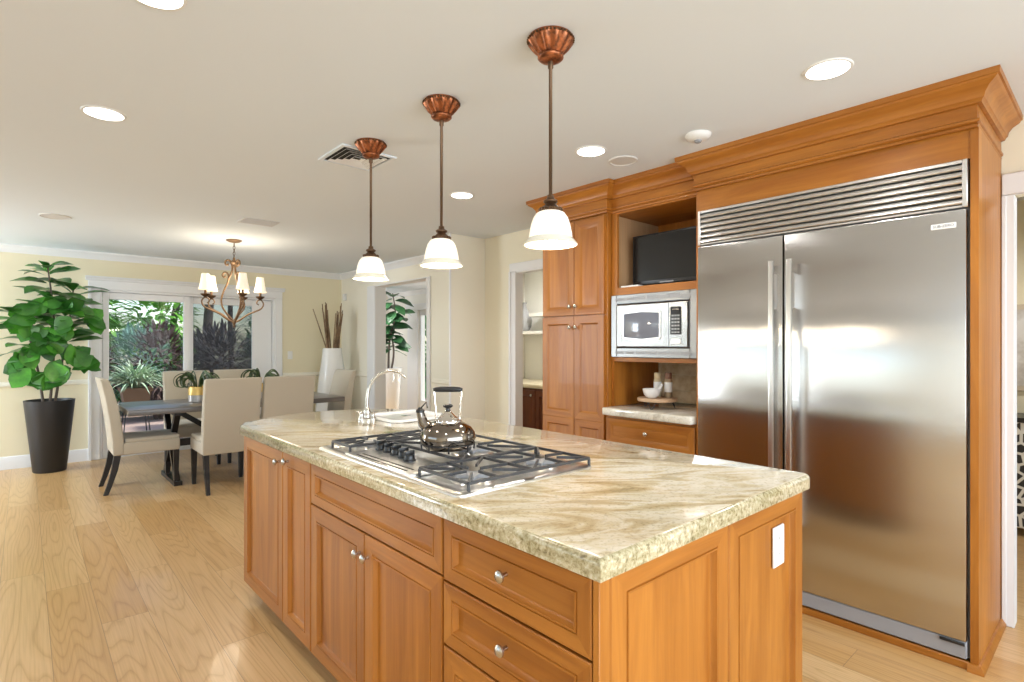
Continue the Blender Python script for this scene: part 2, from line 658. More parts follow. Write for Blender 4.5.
        return self.add(vs, fs, ms)

    def sweep(self, prof, path, mi=0, side=1):
        """Moulding: prof of (out, z) swept along plan path with mitred corners; side=+1 projects to the right of travel."""
        P = [Vector((a, b)) for a, b in path]
        n = len(P)
        nr = []
        for i in range(n - 1):
            t = (P[i + 1] - P[i]).normalized()
            nr.append(Vector((t.y, -t.x)) * side)
        vs, fs = [], []
        k = len(prof)
        for i in range(n):
            if i == 0:
                m_ = nr[0]
            elif i == n - 1:
                m_ = nr[-1]
            else:
                b = (nr[i - 1] + nr[i])
                m_ = b / max(b.dot(nr[i]), 1e-4)
            for o, z in prof:
                q = P[i] + m_ * o
                vs.append((q.x, q.y, z))
        for i in range(n - 1):
            for j in range(k):
                j2 = (j + 1) % k
                fs.append((i * k + j, i * k + j2, (i + 1) * k + j2, (i + 1) * k + j))
        fs.append(tuple(range(k)))
        fs.append(tuple((n - 1) * k + j for j in range(k))[::-1])
        return self.add(vs, fs, mi)

    def xf(self, M):
        self.v = [M @ p for p in self.v]
        return self

    def build(self, name, mats, parent=None, origin=None, sharp=38):
        if not isinstance(mats, (list, tuple)):
            mats = [mats]
        o0 = Vector(origin) if origin is not None else (ORIGIN[parent.name] if parent else Vector((0, 0, 0)))
        me = bpy.data.meshes.new(name)
        me.from_pydata([tuple(p - o0) for p in self.v], [], self.f)
        for mm in mats:
            me.materials.append(mm)
        me.polygons.foreach_set('material_index', self.m)
        bm = bmesh.new()
        bm.from_mesh(me)
        bmesh.ops.recalc_face_normals(bm, faces=list(bm.faces))
        bm.to_mesh(me)
        bm.free()
        me.polygons.foreach_set('use_smooth', [True] * len(me.polygons))
        me.set_sharp_from_angle(angle=math.radians(sharp))
        me.update()
        o = bpy.data.objects.new(name, me)
        C.objects.link(o)
        if parent:
            o.parent = parent
            ORIGIN[o.name] = o0
        else:
            o.location = o0
            ORIGIN[o.name] = o0
        return o


def thing(name, label, cat, loc=(0, 0, 0), group=None):
    o = bpy.data.objects.new(name, None)
    o.empty_display_size = 0.1
    C.objects.link(o)
    o.location = loc
    ORIGIN[o.name] = Vector(loc)
    return tag(o, label, cat, group)


def tag(o, label, cat, group=None):
    o['label'] = label
    o['category'] = cat
    if group:
        o['group'] = group
    return o


def struct(name, mb, mats, label=None, parent=None, sharp=38):
    o = mb.build(name, mats, parent, sharp=sharp)
    if not parent:
        o['kind'] = 'structure'
    if label:
        o['label'] = label
    return o


def children(o):
    return [c for c in C.objects if c.parent == o]


def dup(o, loc=None, rz=None, label=None, parent=None):
    c = o.copy()
    C.objects.link(c)
    if parent:
        c.parent = parent
    for ch in children(o):
        dup(ch, parent=c)
    if loc is not None:
        c.location = loc
    if rz is not None:
        c.rotation_euler = (0, 0, rz)
    if label:
        c['label'] = label
    return c


def shape_leaf(mb, base, direction, up, L, W, mi=0, droop=0.25, kind='fig', nseg=4, cup=0.15):
    """One leaf: folded along its midrib, curving down towards the tip."""
    d = Vector(direction).normalized()
    up = Vector(up)
    s = d.cross(up)
    if s.length < 1e-4:
        s = d.orthogonal()
    s.normalize()
    n = s.cross(d).normalized()
    prof = {'fig': (0.10, 0.55, 0.86, 1.0, 0.72, 0.05), 'oval': (0.10, 0.7, 1.0, 0.85, 0.45, 0.03), 'strap': (0.7, 1.0, 0.95, 0.8, 0.5, 0.05)}[kind]
    K = len(prof)
    vs, fs = [], []
    for i, w in enumerate(prof):
        t = i / (K - 1)
        c = Vector(base) + d * L * t - Vector((0, 0, 1)) * droop * L * t * t
        hw = W * w / 2
        vs += [c - s * hw + n * hw * cup, c, c + s * hw + n * hw * cup]
    for i in range(K - 1):
        a = i * 3
        fs += [(a, a + 1, a + 4, a + 3), (a + 1, a + 2, a + 5, a + 4)]
    mb.add(vs, fs, mi)


FRONT_LOOPS = [(0.0, 0.0), (0.0, 0.017), (0.003, 0.020), (0.054, 0.020), (0.0555, 0.017), (0.0575, 0.017), (0.059, 0.0215), (0.063, 0.0215), (0.067, 0.010), (0.071, 0.006)]
DRAWER_LOOPS = [(0.0, 0.0), (0.0, 0.017), (0.003, 0.020), (0.038, 0.020), (0.0395, 0.017), (0.0415, 0.017), (0.043, 0.0215), (0.047, 0.0215), (0.051, 0.010), (0.055, 0.006)]


def knob(parent, p, normal, r=0.0155):
    """Mushroom knob on a post."""
    mb = MB()
    ax = 'x' if abs(normal[0]) > 0.5 else 'y'
    s = normal[0] if ax == 'x' else normal[1]
    k = r / 0.0155
    prof = [(0.006 * k, 0.0), (0.0055 * k, 0.006), (0.005 * k, 0.012), (0.009 * k, 0.017), (r, 0.021), (r * 0.97, 0.026), (r * 0.7, 0.030), (0.0, 0.0315)]
    mb.lathe([(a, b * s) for a, b in prof], p, 14, axis=ax)
    return mb.build('knob', NICKEL, parent)


# ================================================================ ROOM
H = 2.432
mb = MB()
mb.box(-2.6, 3.66, -2.6, 8.13, -0.1, 0.0)
mb.box(3.66, 6.0, -2.6, 10.7, -0.1, 0.0)
struct('floor', mb, OAK, 'wide light oak plank floor')
mb = MB()
mb.box(-2.75, 3.66, -2.75, 8.2, H, H + 0.15)
mb.box(3.66, 6.1, -2.75, 10.8, H, H + 0.15)
struct('ceiling', mb, CEIL, 'plain white ceiling')


def wall_y(name, y0, y1, x0, x1, openings, mats=CREAM, label=None):
    """Wall running along X between y0 and y1; openings are (x0, x1, z0, z1)."""
    mb = MB()
    x = x0
    for a, b, c, d in openings:
        mb.box(x, a, y0, y1, 0, H)
        if c > 0:
            mb.box(a, b, y0, y1, 0, c)
        mb.box(a, b, y0, y1, d, H)
        x = b
    mb.box(x, x1, y0, y1, 0, H)
    return struct(name, mb, mats, label)


def wall_x(name, x0, x1, y0, y1, openings, mats=CREAM, label=None):
    mb = MB()
    y = y0
    for a, b, c, d in openings:
        mb.box(x0, x1, y, a, 0, H)
        if c > 0:
            mb.box(x0, x1, a, b, 0, c)
        mb.box(x0, x1, a, b, d, H)
        y = b
    mb.box(x0, x1, y, y1, 0, H)
    return struct(name, mb, mats, label)


wall_y('wall_back', 8.05, 8.2, -2.6, 3.78, [(0.668, 2.66, 0, 2.0)], CREAM, 'cream dining wall with the glass doors')
wall_x('wall_dining_right', 3.65, 3.78, 4.52, 8.05, [(5.62, 6.95, 0, 2.17)], CREAM2, 'pale dining side wall with the wide opening')
wall_x('wall_kitchen_right', 3.53, 3.60, -2.6, 4.38, [(-0.62, 0.368, 0, 2.06), (2.97, 3.90, 0, 2.04)], CREAM3, 'yellow cream wall behind the refrigerator')
mb = MB().prism([(3.085, 4.38), (3.64, 4.38), (3.64, 4.52), (3.184, 4.52)], 0, H)
struct('wall_stub', mb, CREAM2, 'pale projecting wall between kitchen and dining area')
wall_x('wall_left', -2.75, -2.6, -2.75, 8.2, [(1.1, 4.3, 0.95, 2.15), (6.65, 7.98, 0.5, 2.25)], CREAM2, 'cream wall behind the photographer')
wall_y('wall_front', -2.75, -2.6, -2.6, 6.0, [(-2.0, 3.2, 0.55, 2.35)], CREAM2, 'cream wall behind the photographer')
# rooms beyond the openings
wall_x('wall_far', 5.85, 6.0, 5.34, 10.7, [(8.62, 9.36, 0.0, 2.03)], OFFWHITE, 'off-white wall of the room beyond')
wall_y('wall_far_end', 10.55, 10.7, 3.78, 5.85, [], OFFWHITE, 'off-white end wall of the room beyond')
wall_x('wall_far_left', 3.64, 3.78, 8.2, 10.55, [(8.4, 10.3, 0.85, 2.15)], OFFWHITE, 'side wall of the room beyond')
wall_x('wall_pantry_back', 4.85, 5.0, 2.3, 5.2, [], OFFWHITE, 'white back wall of the pantry room')
wall_y('wall_pantry_side', 5.20, 5.34, 3.78, 6.0, [], OFFWHITE, 'white side wall of the pantry room')
wall_y('wall_pantry_end', 2.2, 2.32, 3.64, 6.0, [], OFFWHITE, 'side wall of the pantry room')
wall_x('wall_hall', 5.6, 5.75, -2.6, 2.2, [], CREAM, 'yellow wall of the room beyond the right doorway')

# crown moulding of the dining walls, chair rail, baseboards
crown_room = [(0.0, H - 0.085), (0.010, H - 0.085), (0.014, H - 0.07), (0.045, H - 0.03), (0.06, H - 0.018), (0.06, H), (0.0, H)]
mb = MB()
mb.sweep(crown_room, [(-2.6, 8.05), (3.65, 8.05), (3.65, 4.52)], 0, 1)
struct('trim_1', mb, TRIM, 'white crown moulding of the dining area')
rail = [(0, 0.885), (0.012, 0.89), (0.02, 0.90), (0.02, 0.925), (0.012, 0.94), (0.0, 0.945)]
mb = MB()
mb.sweep(rail, [(-2.6, 8.05), (0.556, 8.05)], 0, 1)
mb.sweep(rail, [(2.76, 8.05), (3.65, 8.05), (3.65, 7.16)], 0, 1)
mb.sweep(rail, [(3.65, 5.52), (3.65, 4.52)], 0, 1)
struct('trim_2', mb, CREAM2, 'cream chair rail around the dining walls')
bb = [(0, 0), (0.014, 0), (0.014, 0.11), (0.008, 0.135), (0, 0.14)]
mb = MB()
mb.sweep(bb, [(-2.6, 8.05), (0.556, 8.05)], 0, 1)
mb.sweep(bb, [(2.76, 8.05), (3.65, 8.05), (3.65, 7.16)], 0, 1)
struct('baseboard_back', mb, TRIM)
mb = MB()
mb.sweep(bb, [(3.65, 5.52), (3.65, 4.52)], 0, 1)
struct('baseboard_right', mb, TRIM)
mb = MB()
mb.sweep(bb, [(3.53, 4.38), (3.53, 3.987)], 0, 1)
struct('baseboard_kitchen', mb, TRIM)


def casing_prof(mb, x0, x1, y0, y1, z0, z1):
    mb.box(x0, x1, y0, y1, z0, z1, bev=0.004)


# casing of the pantry doorway (on wall X=3.53) and jamb lining
mb = MB()
mb.box(3.510, 3.53, 3.90, 3.985, 0, 2.05, bev=0.004)
mb.box(3.500, 3.510, 3.955, 3.985, 0, 2.05, bev=0.003)
mb.box(3.510, 3.53, 2.955, 3.985, 2.05, 2.13, bev=0.004)
mb.box(3.505, 3.602, 3.888, 3.90, 0, 2.05, bev=0.002)
mb.box(3.510, 3.602, 2.97, 3.888, 2.035, 2.05, bev=0.002)
struct('trim_3', mb, TRIM, 'white casing of the pantry doorway')
# casing right of the refrigerator
mb = MB()
mb.box(3.508, 3.53, 0.362, 0.403, 0, 2.06, bev=0.004)
mb.box(3.502, 3.509, 0.385, 0.403, 0, 2.06, bev=0.003)
mb.box(3.505, 3.53, -0.74, -0.62, 0, 2.06, bev=0.004)
mb.box(3.505, 3.53, -0.74, 0.403, 2.06, 2.165, bev=0.004)
mb.box(3.508, 3.603, 0.357, 0.368, 0, 2.06, bev=0.002)
struct('trim_4', mb, TRIM, 'white door casing right of the refrigerator')
# casing of the wide dining opening
mb = MB()
mb.box(3.62, 3.65, 6.95, 7.15, 0, 2.17, bev=0.004)
mb.box(3.63, 3.65, 5.56, 5.62, 0, 2.17, bev=0.004)
mb.box(3.63, 3.80, 6.935, 6.95, 0, 2.17, bev=0.002)
mb.box(3.63, 3.80, 5.62, 5.635, 0, 2.17, bev=0.002)
mb.box(3.63, 3.80, 5.635, 6.935, 2.155, 2.17, bev=0.002)
struct('trim_5', mb, TRIM, 'white casing of the wide opening')
# white strip standing in for bounced light on the stub wall's end
mb = MB().box(3.078, 3.100, 4.366, 4.382, 0, H, bev=0.004)
struct('bounce_strip', mb, TRIM, 'white strip painted as bounced light on the projecting wall')
# crown of the room beyond
mb = MB()
mb.sweep(crown_room, [(5.85, 10.55), (5.85, 5.36)], 0, 1)
struct('trim_7', mb, TRIM, 'white crown moulding of the room beyond')

# ---- casing of the glass doors
mb = MB()
mb.box(0.556, 0.668, 8.022, 8.05, 0, 2.0, bev=0.005)
mb.box(0.556, 0.585, 8.010, 8.022, 0, 2.0, bev=0.003)
mb.box(2.66, 2.755, 8.022, 8.05, 0, 2.0, bev=0.005)
mb.box(0.556, 2.755, 8.018, 8.05, 2.0, 2.105, bev=0.005)
mb.sweep([(0.03, 2.10), (0.05, 2.105), (0.055, 2.125), (0.07, 2.135), (0.07, 2.15), (0, 2.15), (0, 2.10)], [(0.530, 8.05), (2.78, 8.05)], 0, 1)
struct('trim_8', mb, TRIM, 'white casing around the glass doors')


def glazed_door(name, x0, x1, y, z1, stl, str_, top, bot, screen=False, label=''):
    mb = MB()
    mb.box(x0, x0 + stl, y, y + 0.04, 0.02, z1, bev=0.004)
    mb.box(x1 - str_, x1, y, y + 0.04, 0.02, z1, bev=0.004)
    mb.box(x0 + stl, x1 - str_, y, y + 0.04, z1 - top, z1, bev=0.004)
    mb.box(x0 + stl, x1 - str_, y, y + 0.04, 0.02, 0.02 + bot, bev=0.004)
    d = struct(name, mb, TRIM, label)
    g = MB().box(x0 + stl - 0.004, x1 - str_ + 0.004, y + 0.015, y + 0.022, 0.02 + bot - 0.004, z1 - top + 0.004)
    g.build('glass_pane', GLASS, d)
    if screen:
        s = MB().box(x0 + stl - 0.002, x1 - str_ + 0.002, y + 0.032, y + 0.034, 0.02 + bot - 0.002, z1 - top + 0.002)
        s.build('insect_screen', MESH, d)
    hd = MB()
    hx = x1 - str_ / 2 if not screen else x1 - str_ + 0.04
    hd.box(hx - 0.012, hx + 0.012, y - 0.03, y - 0.018, 0.95, 1.15, bev=0.004)
    hd.box(hx - 0.008, hx + 0.008, y - 0.02, y + 0.002, 0.97, 0.99)
    hd.box(hx - 0.008, hx + 0.008, y - 0.02, y + 0.002, 1.11, 1.13)
    hd.build('door_handle', TRIM, d)
    return d


mb = MB()
mb.box(0.668, 0.69, 8.05, 8.19, 0, 2.0)
mb.box(2.64, 2.66, 8.05, 8.19, 0, 2.0)
mb.box(0.69, 2.64, 8.05, 8.19, 1.975, 2.0)
mb.box(0.69, 2.64, 8.05, 8.19, 0.0, 0.018)
struct('trim_9', mb, TRIM, 'white frame and sill of the sliding doors')
glazed_door('door_1', 0.695, 1.605, 8.06, 1.97, 0.060, 0.075, 0.080, 0.12, False, 'left white framed sliding glass door')
glazed_door('door_2', 1.575, 2.635, 8.115, 1.97, 0.075, 0.26, 0.085, 0.12, True, 'right white framed sliding glass door with dark insect screen')

# glazed door in the room beyond
mb = MB()
mb.box(5.82, 5.85, 9.36, 9.74, 0, 2.03, bev=0.004)
mb.box(5.82, 5.85, 8.50, 8.62, 0, 2.03, bev=0.004)
mb.box(5.80, 5.85, 8.46, 9.78, 2.03, 2.16, bev=0.004)
struct('trim_10', mb, TRIM, 'white casing of the glazed door in the room beyond')
mb = MB()
mb.box(5.87, 5.91, 9.31, 9.36, 0.01, 2.03, bev=0.003)
mb.box(5.87, 5.91, 8.62, 8.70, 0.01, 2.03, bev=0.003)
mb.box(5.87, 5.91, 8.70, 9.31, 1.93, 2.03, bev=0.003)
mb.box(5.87, 5.91, 8.70, 9.31, 0.01, 0.25, bev=0.003)
d3 = struct('door_3', mb, TRIM, 'narrow glazed door in the room beyond')
MB().box(5.885, 5.892, 8.695, 9.315, 0.245, 1.935).build('glass_pane', GLASS, d3)

# kitchen window frames (behind the camera, seen only as reflections)
mb = MB()
for y in (1.1, 2.16, 3.2, 4.26):
    mb.box(-2.66, -2.54, y, y + 0.04, 0.95, 2.15)
mb.box(-2.66, -2.54, 1.1, 4.3, 0.95, 1.00)
mb.box(-2.66, -2.54, 1.1, 4.3, 2.10, 2.15)
struct('window_1', mb, TRIM)

# small fittings on walls
mb = MB()
mb.box(2.835, 2.905, 8.044, 8.05, 1.14, 1.255, bev=0.002)
mb.box(2.862, 2.878, 8.036, 8.046, 1.18, 1.215, bev=0.001)
sw = mb.build('light_switch', WHITEP, origin=(2.87, 8.05, 1.2))
tag(sw, 'white light switch plate on cream wall right of the glass doors', 'light switch')
mb = MB()
mb.box(3.60, 3.65, 7.855, 7.91, 2.02, 2.12, bev=0.012, seg=3)
sn = mb.build('motion_sensor', WHITEP, origin=(3.65, 7.88, 2.07))
tag(sn, 'small white motion sensor high in the dining corner above the twigs', 'sensor')

# ================================================================ CEILING FITTINGS
LP = [(0.280, 3.19, 'round recessed ceiling light at upper left, alone above the open floor'),
      (2.365, 0.785, 'round recessed ceiling light in front of the refrigerator cornice'),
      (2.370, 1.998, 'round recessed ceiling light beside the round speaker near the pantry cabinet'),
      (2.370, 3.207, 'round recessed ceiling light between the middle pendant and the pantry cabinet'),
      (0.300, 1.995, 'round recessed ceiling light cut off by the top edge of the photo')]
first = None
for x, y, lab in LP:
    if first is None:
        first = thing('recessed_light', lab, 'ceiling light', (0, 0, 0), 'recessed ceiling lights')
        mb = MB().lathe([(0.072, -0.002), (0.077, -0.006), (0.085, -0.005), (0.088, 0.0), (0.072, 0.0)], (0, 0, 0), 32)
        mb.build('trim_ring', WHITEP, first)
        mb = MB().lathe([(0.0, -0.004), (0.05, -0.0045), (0.078, -0.0055), (0.078, -0.001), (0.0, -0.001)], (0, 0, 0), 32)
        mb.build('lens', EM_DOWN, first)
        first.location = (x, y, H)
    else:
        dup(first, (x, y, H), 0, lab)
    down_lamp(x, y, H - 0.03, 22)
for x, y in ((0.3, 0.8), (0.3, 4.6), (2.41, -0.45)):  # extra lamps only, no ceiling fittings modelled
    down_lamp(x, y, H - 0.03, 22)


def ceiling_speaker(x, y, r, label):
    t = thing('ceiling_speaker', label, 'ceiling speaker', (x, y, H), 'flush round ceiling speakers')
    MB().lathe([(r * 0.86, -0.003), (r * 0.9, -0.008), (r * 0.98, -0.006), (r, 0.0), (r * 0.86, 0.0)], (x, y, H), 32).build('trim_ring', LINEN, t)
    MB().lathe([(0.0, -0.006), (r * 0.5, -0.0055), (r * 0.88, -0.004), (r * 0.88, 0.0), (0.0, 0.0)], (x, y, H), 32).build('speaker_grille', LINEN, t)


ceiling_speaker(2.635, 1.975, 0.085, 'round white ceiling speaker beside the light near the pantry cabinet')
ceiling_speaker(0.197, 6.02, 0.11, 'round grey ceiling speaker at far left near the dining wall')

t = thing('smoke_detector', 'white domed smoke detector on the ceiling above the refrigerator cornice', 'smoke detector', (2.60, 1.475, H))
MB().lathe([(0.064, 0.0), (0.064, -0.010), (0.058, -0.020), (0.045, -0.028), (0.0, -0.031)], (2.60, 1.475, H), 28).build('housing', WHITEP, t)
MB().lathe([(0.018, -0.029), (0.017, -0.040), (0.010, -0.044), (0.0, -0.044)], (2.60, 1.475, H), 16).build('sensor_cap', GREYVENT, t)

# four-way air diffuser
t = thing('ceiling_vent', 'white square four-way air vent with dark slots behind a pendant rod', 'vent', (1.445, 2.975, H))
cx, cy, hs = 1.445, 2.975, 0.165
mb = MB()
for k, s in enumerate((hs, hs - 0.010)):
    pass
mb.box(cx - hs, cx + hs, cy - hs, cy - hs + 0.02, H - 0.010, H)
mb.box(cx - hs, cx + hs, cy + hs - 0.02, cy + hs, H - 0.010, H)
mb.box(cx - hs, cx - hs + 0.02, cy - hs + 0.02, cy + hs - 0.02, H - 0.010, H)
mb.box(cx + hs - 0.02, cx + hs, cy - hs + 0.02, cy + hs - 0.02, H - 0.010, H)
mb.build('frame', CEIL, t)
MB().box(cx - hs + 0.02, cx + hs - 0.02, cy - hs + 0.02, cy + hs - 0.02, H - 0.0015, H).build('opening_shade', GAP_SHADE, t)  # dark plate in place of the shaded duct behind the louvers
for k in range(4):
    s = hs - 0.038 - k * 0.030
    mb = MB()
    for sx, sy in ((1, 0), (-1, 0), (0, 1), (0, -1)):
        a, b = s, s - 0.012
        n_ = Vector((sx, sy, 0))
        u_ = Vector((-sy, sx, 0))
        c_ = Vector((cx, cy, 0))
        vs = [c_ + n_ * a + u_ * a + Vector((0, 0, H - 0.012)), c_ + n_ * a - u_ * a + Vector((0, 0, H - 0.012)),
              c_ + n_ * b - u_ * b + Vector((0, 0, H - 0.002)), c_ + n_ * b + u_ * b + Vector((0, 0, H - 0.002)),
              c_ + n_ * (a - 0.003) + u_ * (a - 0.003) + Vector((0, 0, H - 0.012)), c_ + n_ * (a - 0.003) - u_ * (a - 0.003) + Vector((0, 0, H - 0.012)),
              c_ + n_ * (b - 0.003) - u_ * (b - 0.003) + Vector((0, 0, H - 0.002)), c_ + n_ * (b - 0.003) + u_ * (b - 0.003) + Vector((0, 0, H - 0.002))]
        mb.add(vs, [(0, 1, 2, 3), (4, 7, 6, 5), (0, 4, 5, 1), (3, 2, 6, 7), (0, 3, 7, 4), (1, 5, 6, 2)])
    mb.build('louver', WHITEP, t)
# plain return grille
t = thing('return_grille', 'faint pale rectangular air grille on the ceiling near the chandelier', 'vent', (1.545, 5.10, H))
mb = MB()
mb.box(1.395, 1.695, 5.00, 5.20, H - 0.008, H, bev=0.003)
mb.build('frame', LINEN, t)
mb = MB()
for k in range(9):
    y = 5.018 + k * 0.018
    mb.box(1.41, 1.68, y, y + 0.006, H - 0.012, H - 0.007)
mb.build('louver', LINEN, t)

# ---- island pendants
def make_pendant(label):
    t = thing('pendant_light', label, 'pendant light', (0, 0, 0), 'copper pendants over the island')
    fl = lambda a, k: 1.0 + (0.045 * math.cos(12 * a) if k in (2, 3, 4) else 0.0)
    mb = MB().lathe([(0.0, 0.0), (0.080, 0.0), (0.083, -0.006), (0.078, -0.016), (0.062, -0.040), (0.042, -0.062), (0.046, -0.066), (0.047, -0.073), (0.040, -0.080),
                     (0.026, -0.086), (0.0, -0.088)], (0, 0, 0), 72, flute=lambda a, k: 1.0 + (0.075 * math.cos(12 * a) if k in (3, 4, 5) else 0.0))
    can = mb.build('canopy', COPPER, t, sharp=60)
    mb = MB()
    for k in range(40):
        a = 2 * PI * k / 40
        c = (0.0825 * math.cos(a), 0.0825 * math.sin(a), -0.010)
        mb.lathe([(0, -0.005), (0.0045, -0.002), (0.0045, 0.002), (0, 0.005)], c, 6)
    mb.build('rope_rim', BRONZE, can)
    MB().lathe([(0.0, -0.085), (0.010, -0.085), (0.010, -0.11), (0.0065, -0.115), (0.0065, -0.585), (0.010, -0.590), (0.0, -0.592)], (0, 0, 0), 14).build('rod', BRONZE, t)
    fit = MB().lathe([(0.0, -0.578), (0.012, -0.580), (0.014, -0.592), (0.026, -0.600), (0.026, -0.606), (0.018, -0.612), (0.030, -0.624), (0.040, -0.634), (0.041, -0.644),
                      (0.0, -0.646)], (0, 0, 0), 28).build('shade_fitter', BRONZE, t)
    mb = MB()
    for k in range(18):
        a = 2 * PI * k / 18
        mb.lathe([(0, -0.008), (0.0055, -0.004), (0.0055, 0.004), (0, 0.008)], (0.039 * math.cos(a), 0.039 * math.sin(a), -0.634), 6)
    mb.build('bead_ring', BRONZE, fit)
    prof = [(0.038, -0.640), (0.052, -0.648), (0.063, -0.665), (0.071, -0.690), (0.0765, -0.718), (0.079, -0.738)]
    inner = [(r - 0.003, z) for r, z in prof[::-1]]
    mb = MB().lathe(prof + inner, (0, 0, 0), 40)
    sh = mb.build('glass_shade', EM_SHADE, t, sharp=80)
    mb = MB().lathe([(0.079, -0.738), (0.086, -0.747), (0.094, -0.756), (0.0975, -0.762), (0.0945, -0.764), (0.084, -0.753), (0.076, -0.741)], (0, 0, 0), 40)
    mb.build('flared_rim', RIM_GLASS, sh, sharp=80)
    MB().lathe([(0.0, -0.655), (0.013, -0.66), (0.015, -0.70), (0.028, -0.725), (0.030, -0.742), (0.022, -0.760), (0.0, -0.768)], (0, 0, 0), 18).build('light_bulb', EM_BULB, t, sharp=80)
    return t


p0 = make_pendant('copper pendant light nearest the camera, in front of the pantry cabinet')
pend = [(1.394, 1.360), (1.394, 2.040), (1.394, 2.708)]
p0.location = (*pend[0], H)
p0.scale = (0.984, 0.984, 0.960)
dup(p0, (*pend[1], H), 0, 'middle copper pendant light of the row over the island')
dup(p0, (*pend[2], H), 0, 'farthest copper pendant light over the island, near the air vent')
for x, y in pend:
    bulb_lamp(x, y, 1.655, 5.5)

# ---- chandelier
CHX, CHY = 1.625, 6.155
t = thing('chandelier', 'gilded iron scroll chandelier with white shades above the dining table', 'chandelier', (CHX, CHY, H))
MB().lathe([(0.0, H), (0.074, H), (0.076, H - 0.008), (0.05, H - 0.022), (0.012, H - 0.03), (0.0, H - 0.03)], (CHX, CHY, 0), 28).build('canopy', GOLDIRON, t)
mb = MB()
zc = H - 0.035
k = 0
while zc > 2.245:
    pts = []
    for i in range(10):
        a = 2 * PI * i / 10
        u = 0.010 * math.cos(a)
        w = 0.019 * math.sin(a)
        pts.append((CHX + (u if k % 2 else 0), CHY + (0 if k % 2 else u), zc - 0.015 + w))
    mb.tube(pts, 0.003, 5, closed=True)
    zc -= 0.030
    k += 1
mb.build('chain', BRONZE, t)
MB().lathe([(0.0, 2.255), (0.010, 2.25), (0.014, 2.225), (0.034, 2.205), (0.034, 2.195), (0.018, 2.175), (0.02, 2.15), (0.0, 2.14)], (CHX, CHY, 0), 18).build('hub', GOLDIRON, t)
MB().lathe([(0.0, 1.60), (0.016, 1.59), (0.020, 1.575), (0.011, 1.555), (0.013, 1.54), (0.0, 1.52)], (CHX, CHY, 0), 16).build('finial', GOLDIRON, t)


def rot2(r, a, z):
    """radius r towards screen angle a around the chandelier axis."""
    v_ = Vector((CHX, CHY)).normalized()
    d = Vector((v_.y, -v_.x)) * math.cos(a) + v_ * math.sin(a)
    return (CHX + d.x * r, CHY + d.y * r, z)


def smooth_pts(ctrl, n=8):
    out = []
    c = [Vector(p) for p in ctrl]
    for i in range(len(c) - 1):
        p0 = c[max(i - 1, 0)]
        p1, p2 = c[i], c[i + 1]
        p3 = c[min(i + 2, len(c) - 1)]
        for k in range(n):
            u = k / n
            out.append(0.5 * ((2 * p1) + (-p0 + p2) * u + (2 * p0 - 5 * p1 + 4 * p2 - p3) * u * u + (-p0 + 3 * p1 - 3 * p2 + p3) * u ** 3))
    out.append(c[-1])
    return out


for ang in (18, 70, 144, 190, 287):
    a = math.radians(ang)
    ctrl = [(0.01, 1.585), (0.05, 1.60), (0.13, 1.66), (0.21, 1.70), (0.275, 1.735), (0.295, 1.785), (0.27, 1.825), (0.235, 1.815), (0.228, 1.785), (0.248, 1.772)]
    pts = smooth_pts([rot2(r, a, z) for r, z in ctrl], 5)
    n_ = len(pts)
    arm = MB().tube(pts, [0.0095 - 0.004 * i / n_ for i in range(n_)], 7).build('arm', GOLDIRON, t, sharp=80)
    c = rot2(0.262, a, 0)
    MB().lathe([(0.0, 1.822), (0.012, 1.828), (0.040, 1.850), (0.046, 1.862), (0.040, 1.862), (0.013, 1.846), (0.012, 1.90), (0.0, 1.90)], c, 18).build('bobeche', BRONZE, arm)
    fl = lambda an, k: 1.0 + 0.035 * math.cos(8 * an)
    prof = [(0.063, 1.905), (0.056, 1.93), (0.046, 1.98), (0.039, 2.03), (0.035, 2.065)]
    mb = MB().lathe(prof + [(r - 0.002, z) for r, z in prof[::-1]] + [prof[0]], c, 32, flute=fl)
    mb.build('lamp_shade', EM_FSHADE, arm, sharp=80)
for ang in (175, 55, 300):
    a = math.radians(ang)
    ctrl = [(0.008, 1.60), (0.05, 1.645), (0.105, 1.73), (0.118, 1.81), (0.095, 1.90), (0.062, 1.98), (0.050, 2.04), (0.062, 2.085), (0.092, 2.092), (0.106, 2.062), (0.088, 2.042), (0.078, 2.058)]
    pts = smooth_pts([rot2(r, a, z) for r, z in ctrl], 4)
    MB().tube(pts, 0.0095, 7).build('scroll_strut', GOLDIRON, t, sharp=80)
    ctrl = [(0.050, 2.035), (0.022, 2.10), (0.018, 2.16), (0.040, 2.215), (0.072, 2.215), (0.082, 2.185), (0.062, 2.168), (0.052, 2.185)]
    pts = smooth_pts([rot2(r, a + 0.15, z) for r, z in ctrl], 4)
    MB().tube(pts, 0.0105, 7).build('top_scroll', GOLDIRON, t, sharp=80)
bulb_lamp(CHX, CHY, 2.0, 24, 0.22)

# ================================================================ ISLAND
IX0, IX1 = 0.895, 1.905      # carcass faces (door backs)
IY0, IY1 = 0.735, 3.135
CT0, CT1 = 0.876, 0.921
DX = IX0                      # doors project 20 mm towards -X from here


def face_door(parent, y_hi, y_lo, z0, z1, loops=FRONT_LOOPS, name='door', knobs=(), horizontal=False, x=DX, k_r=0.0155):
    w = y_hi - y_lo
    mb = MB().panel((x, y_hi, z0), (0, -1, 0), (0, 0, 1), (-1, 0, 0), w, z1 - z0, loops, (0, 1, 1 if horizontal else 0))
    d = mb.build(name, [WV, WH], parent)
    for ky, kz in knobs:
        knob(d, (x - 0.020, ky, kz), (-1, 0, 0), k_r)
    return d


def carcass(parent, y0, y1, x0=IX0, x1=1.50, toe=True):
    mb = MB()
    mb.box(x0 + 0.001, x1, y0, y1, 0.10, CT0, bev=0.0)
    mb.build('carcass', WV, parent)
    if toe:
        MB().box(x0 + 0.07, x1, y0, y1, 0.0, 0.10).build('toe_kick', WTOE, parent)


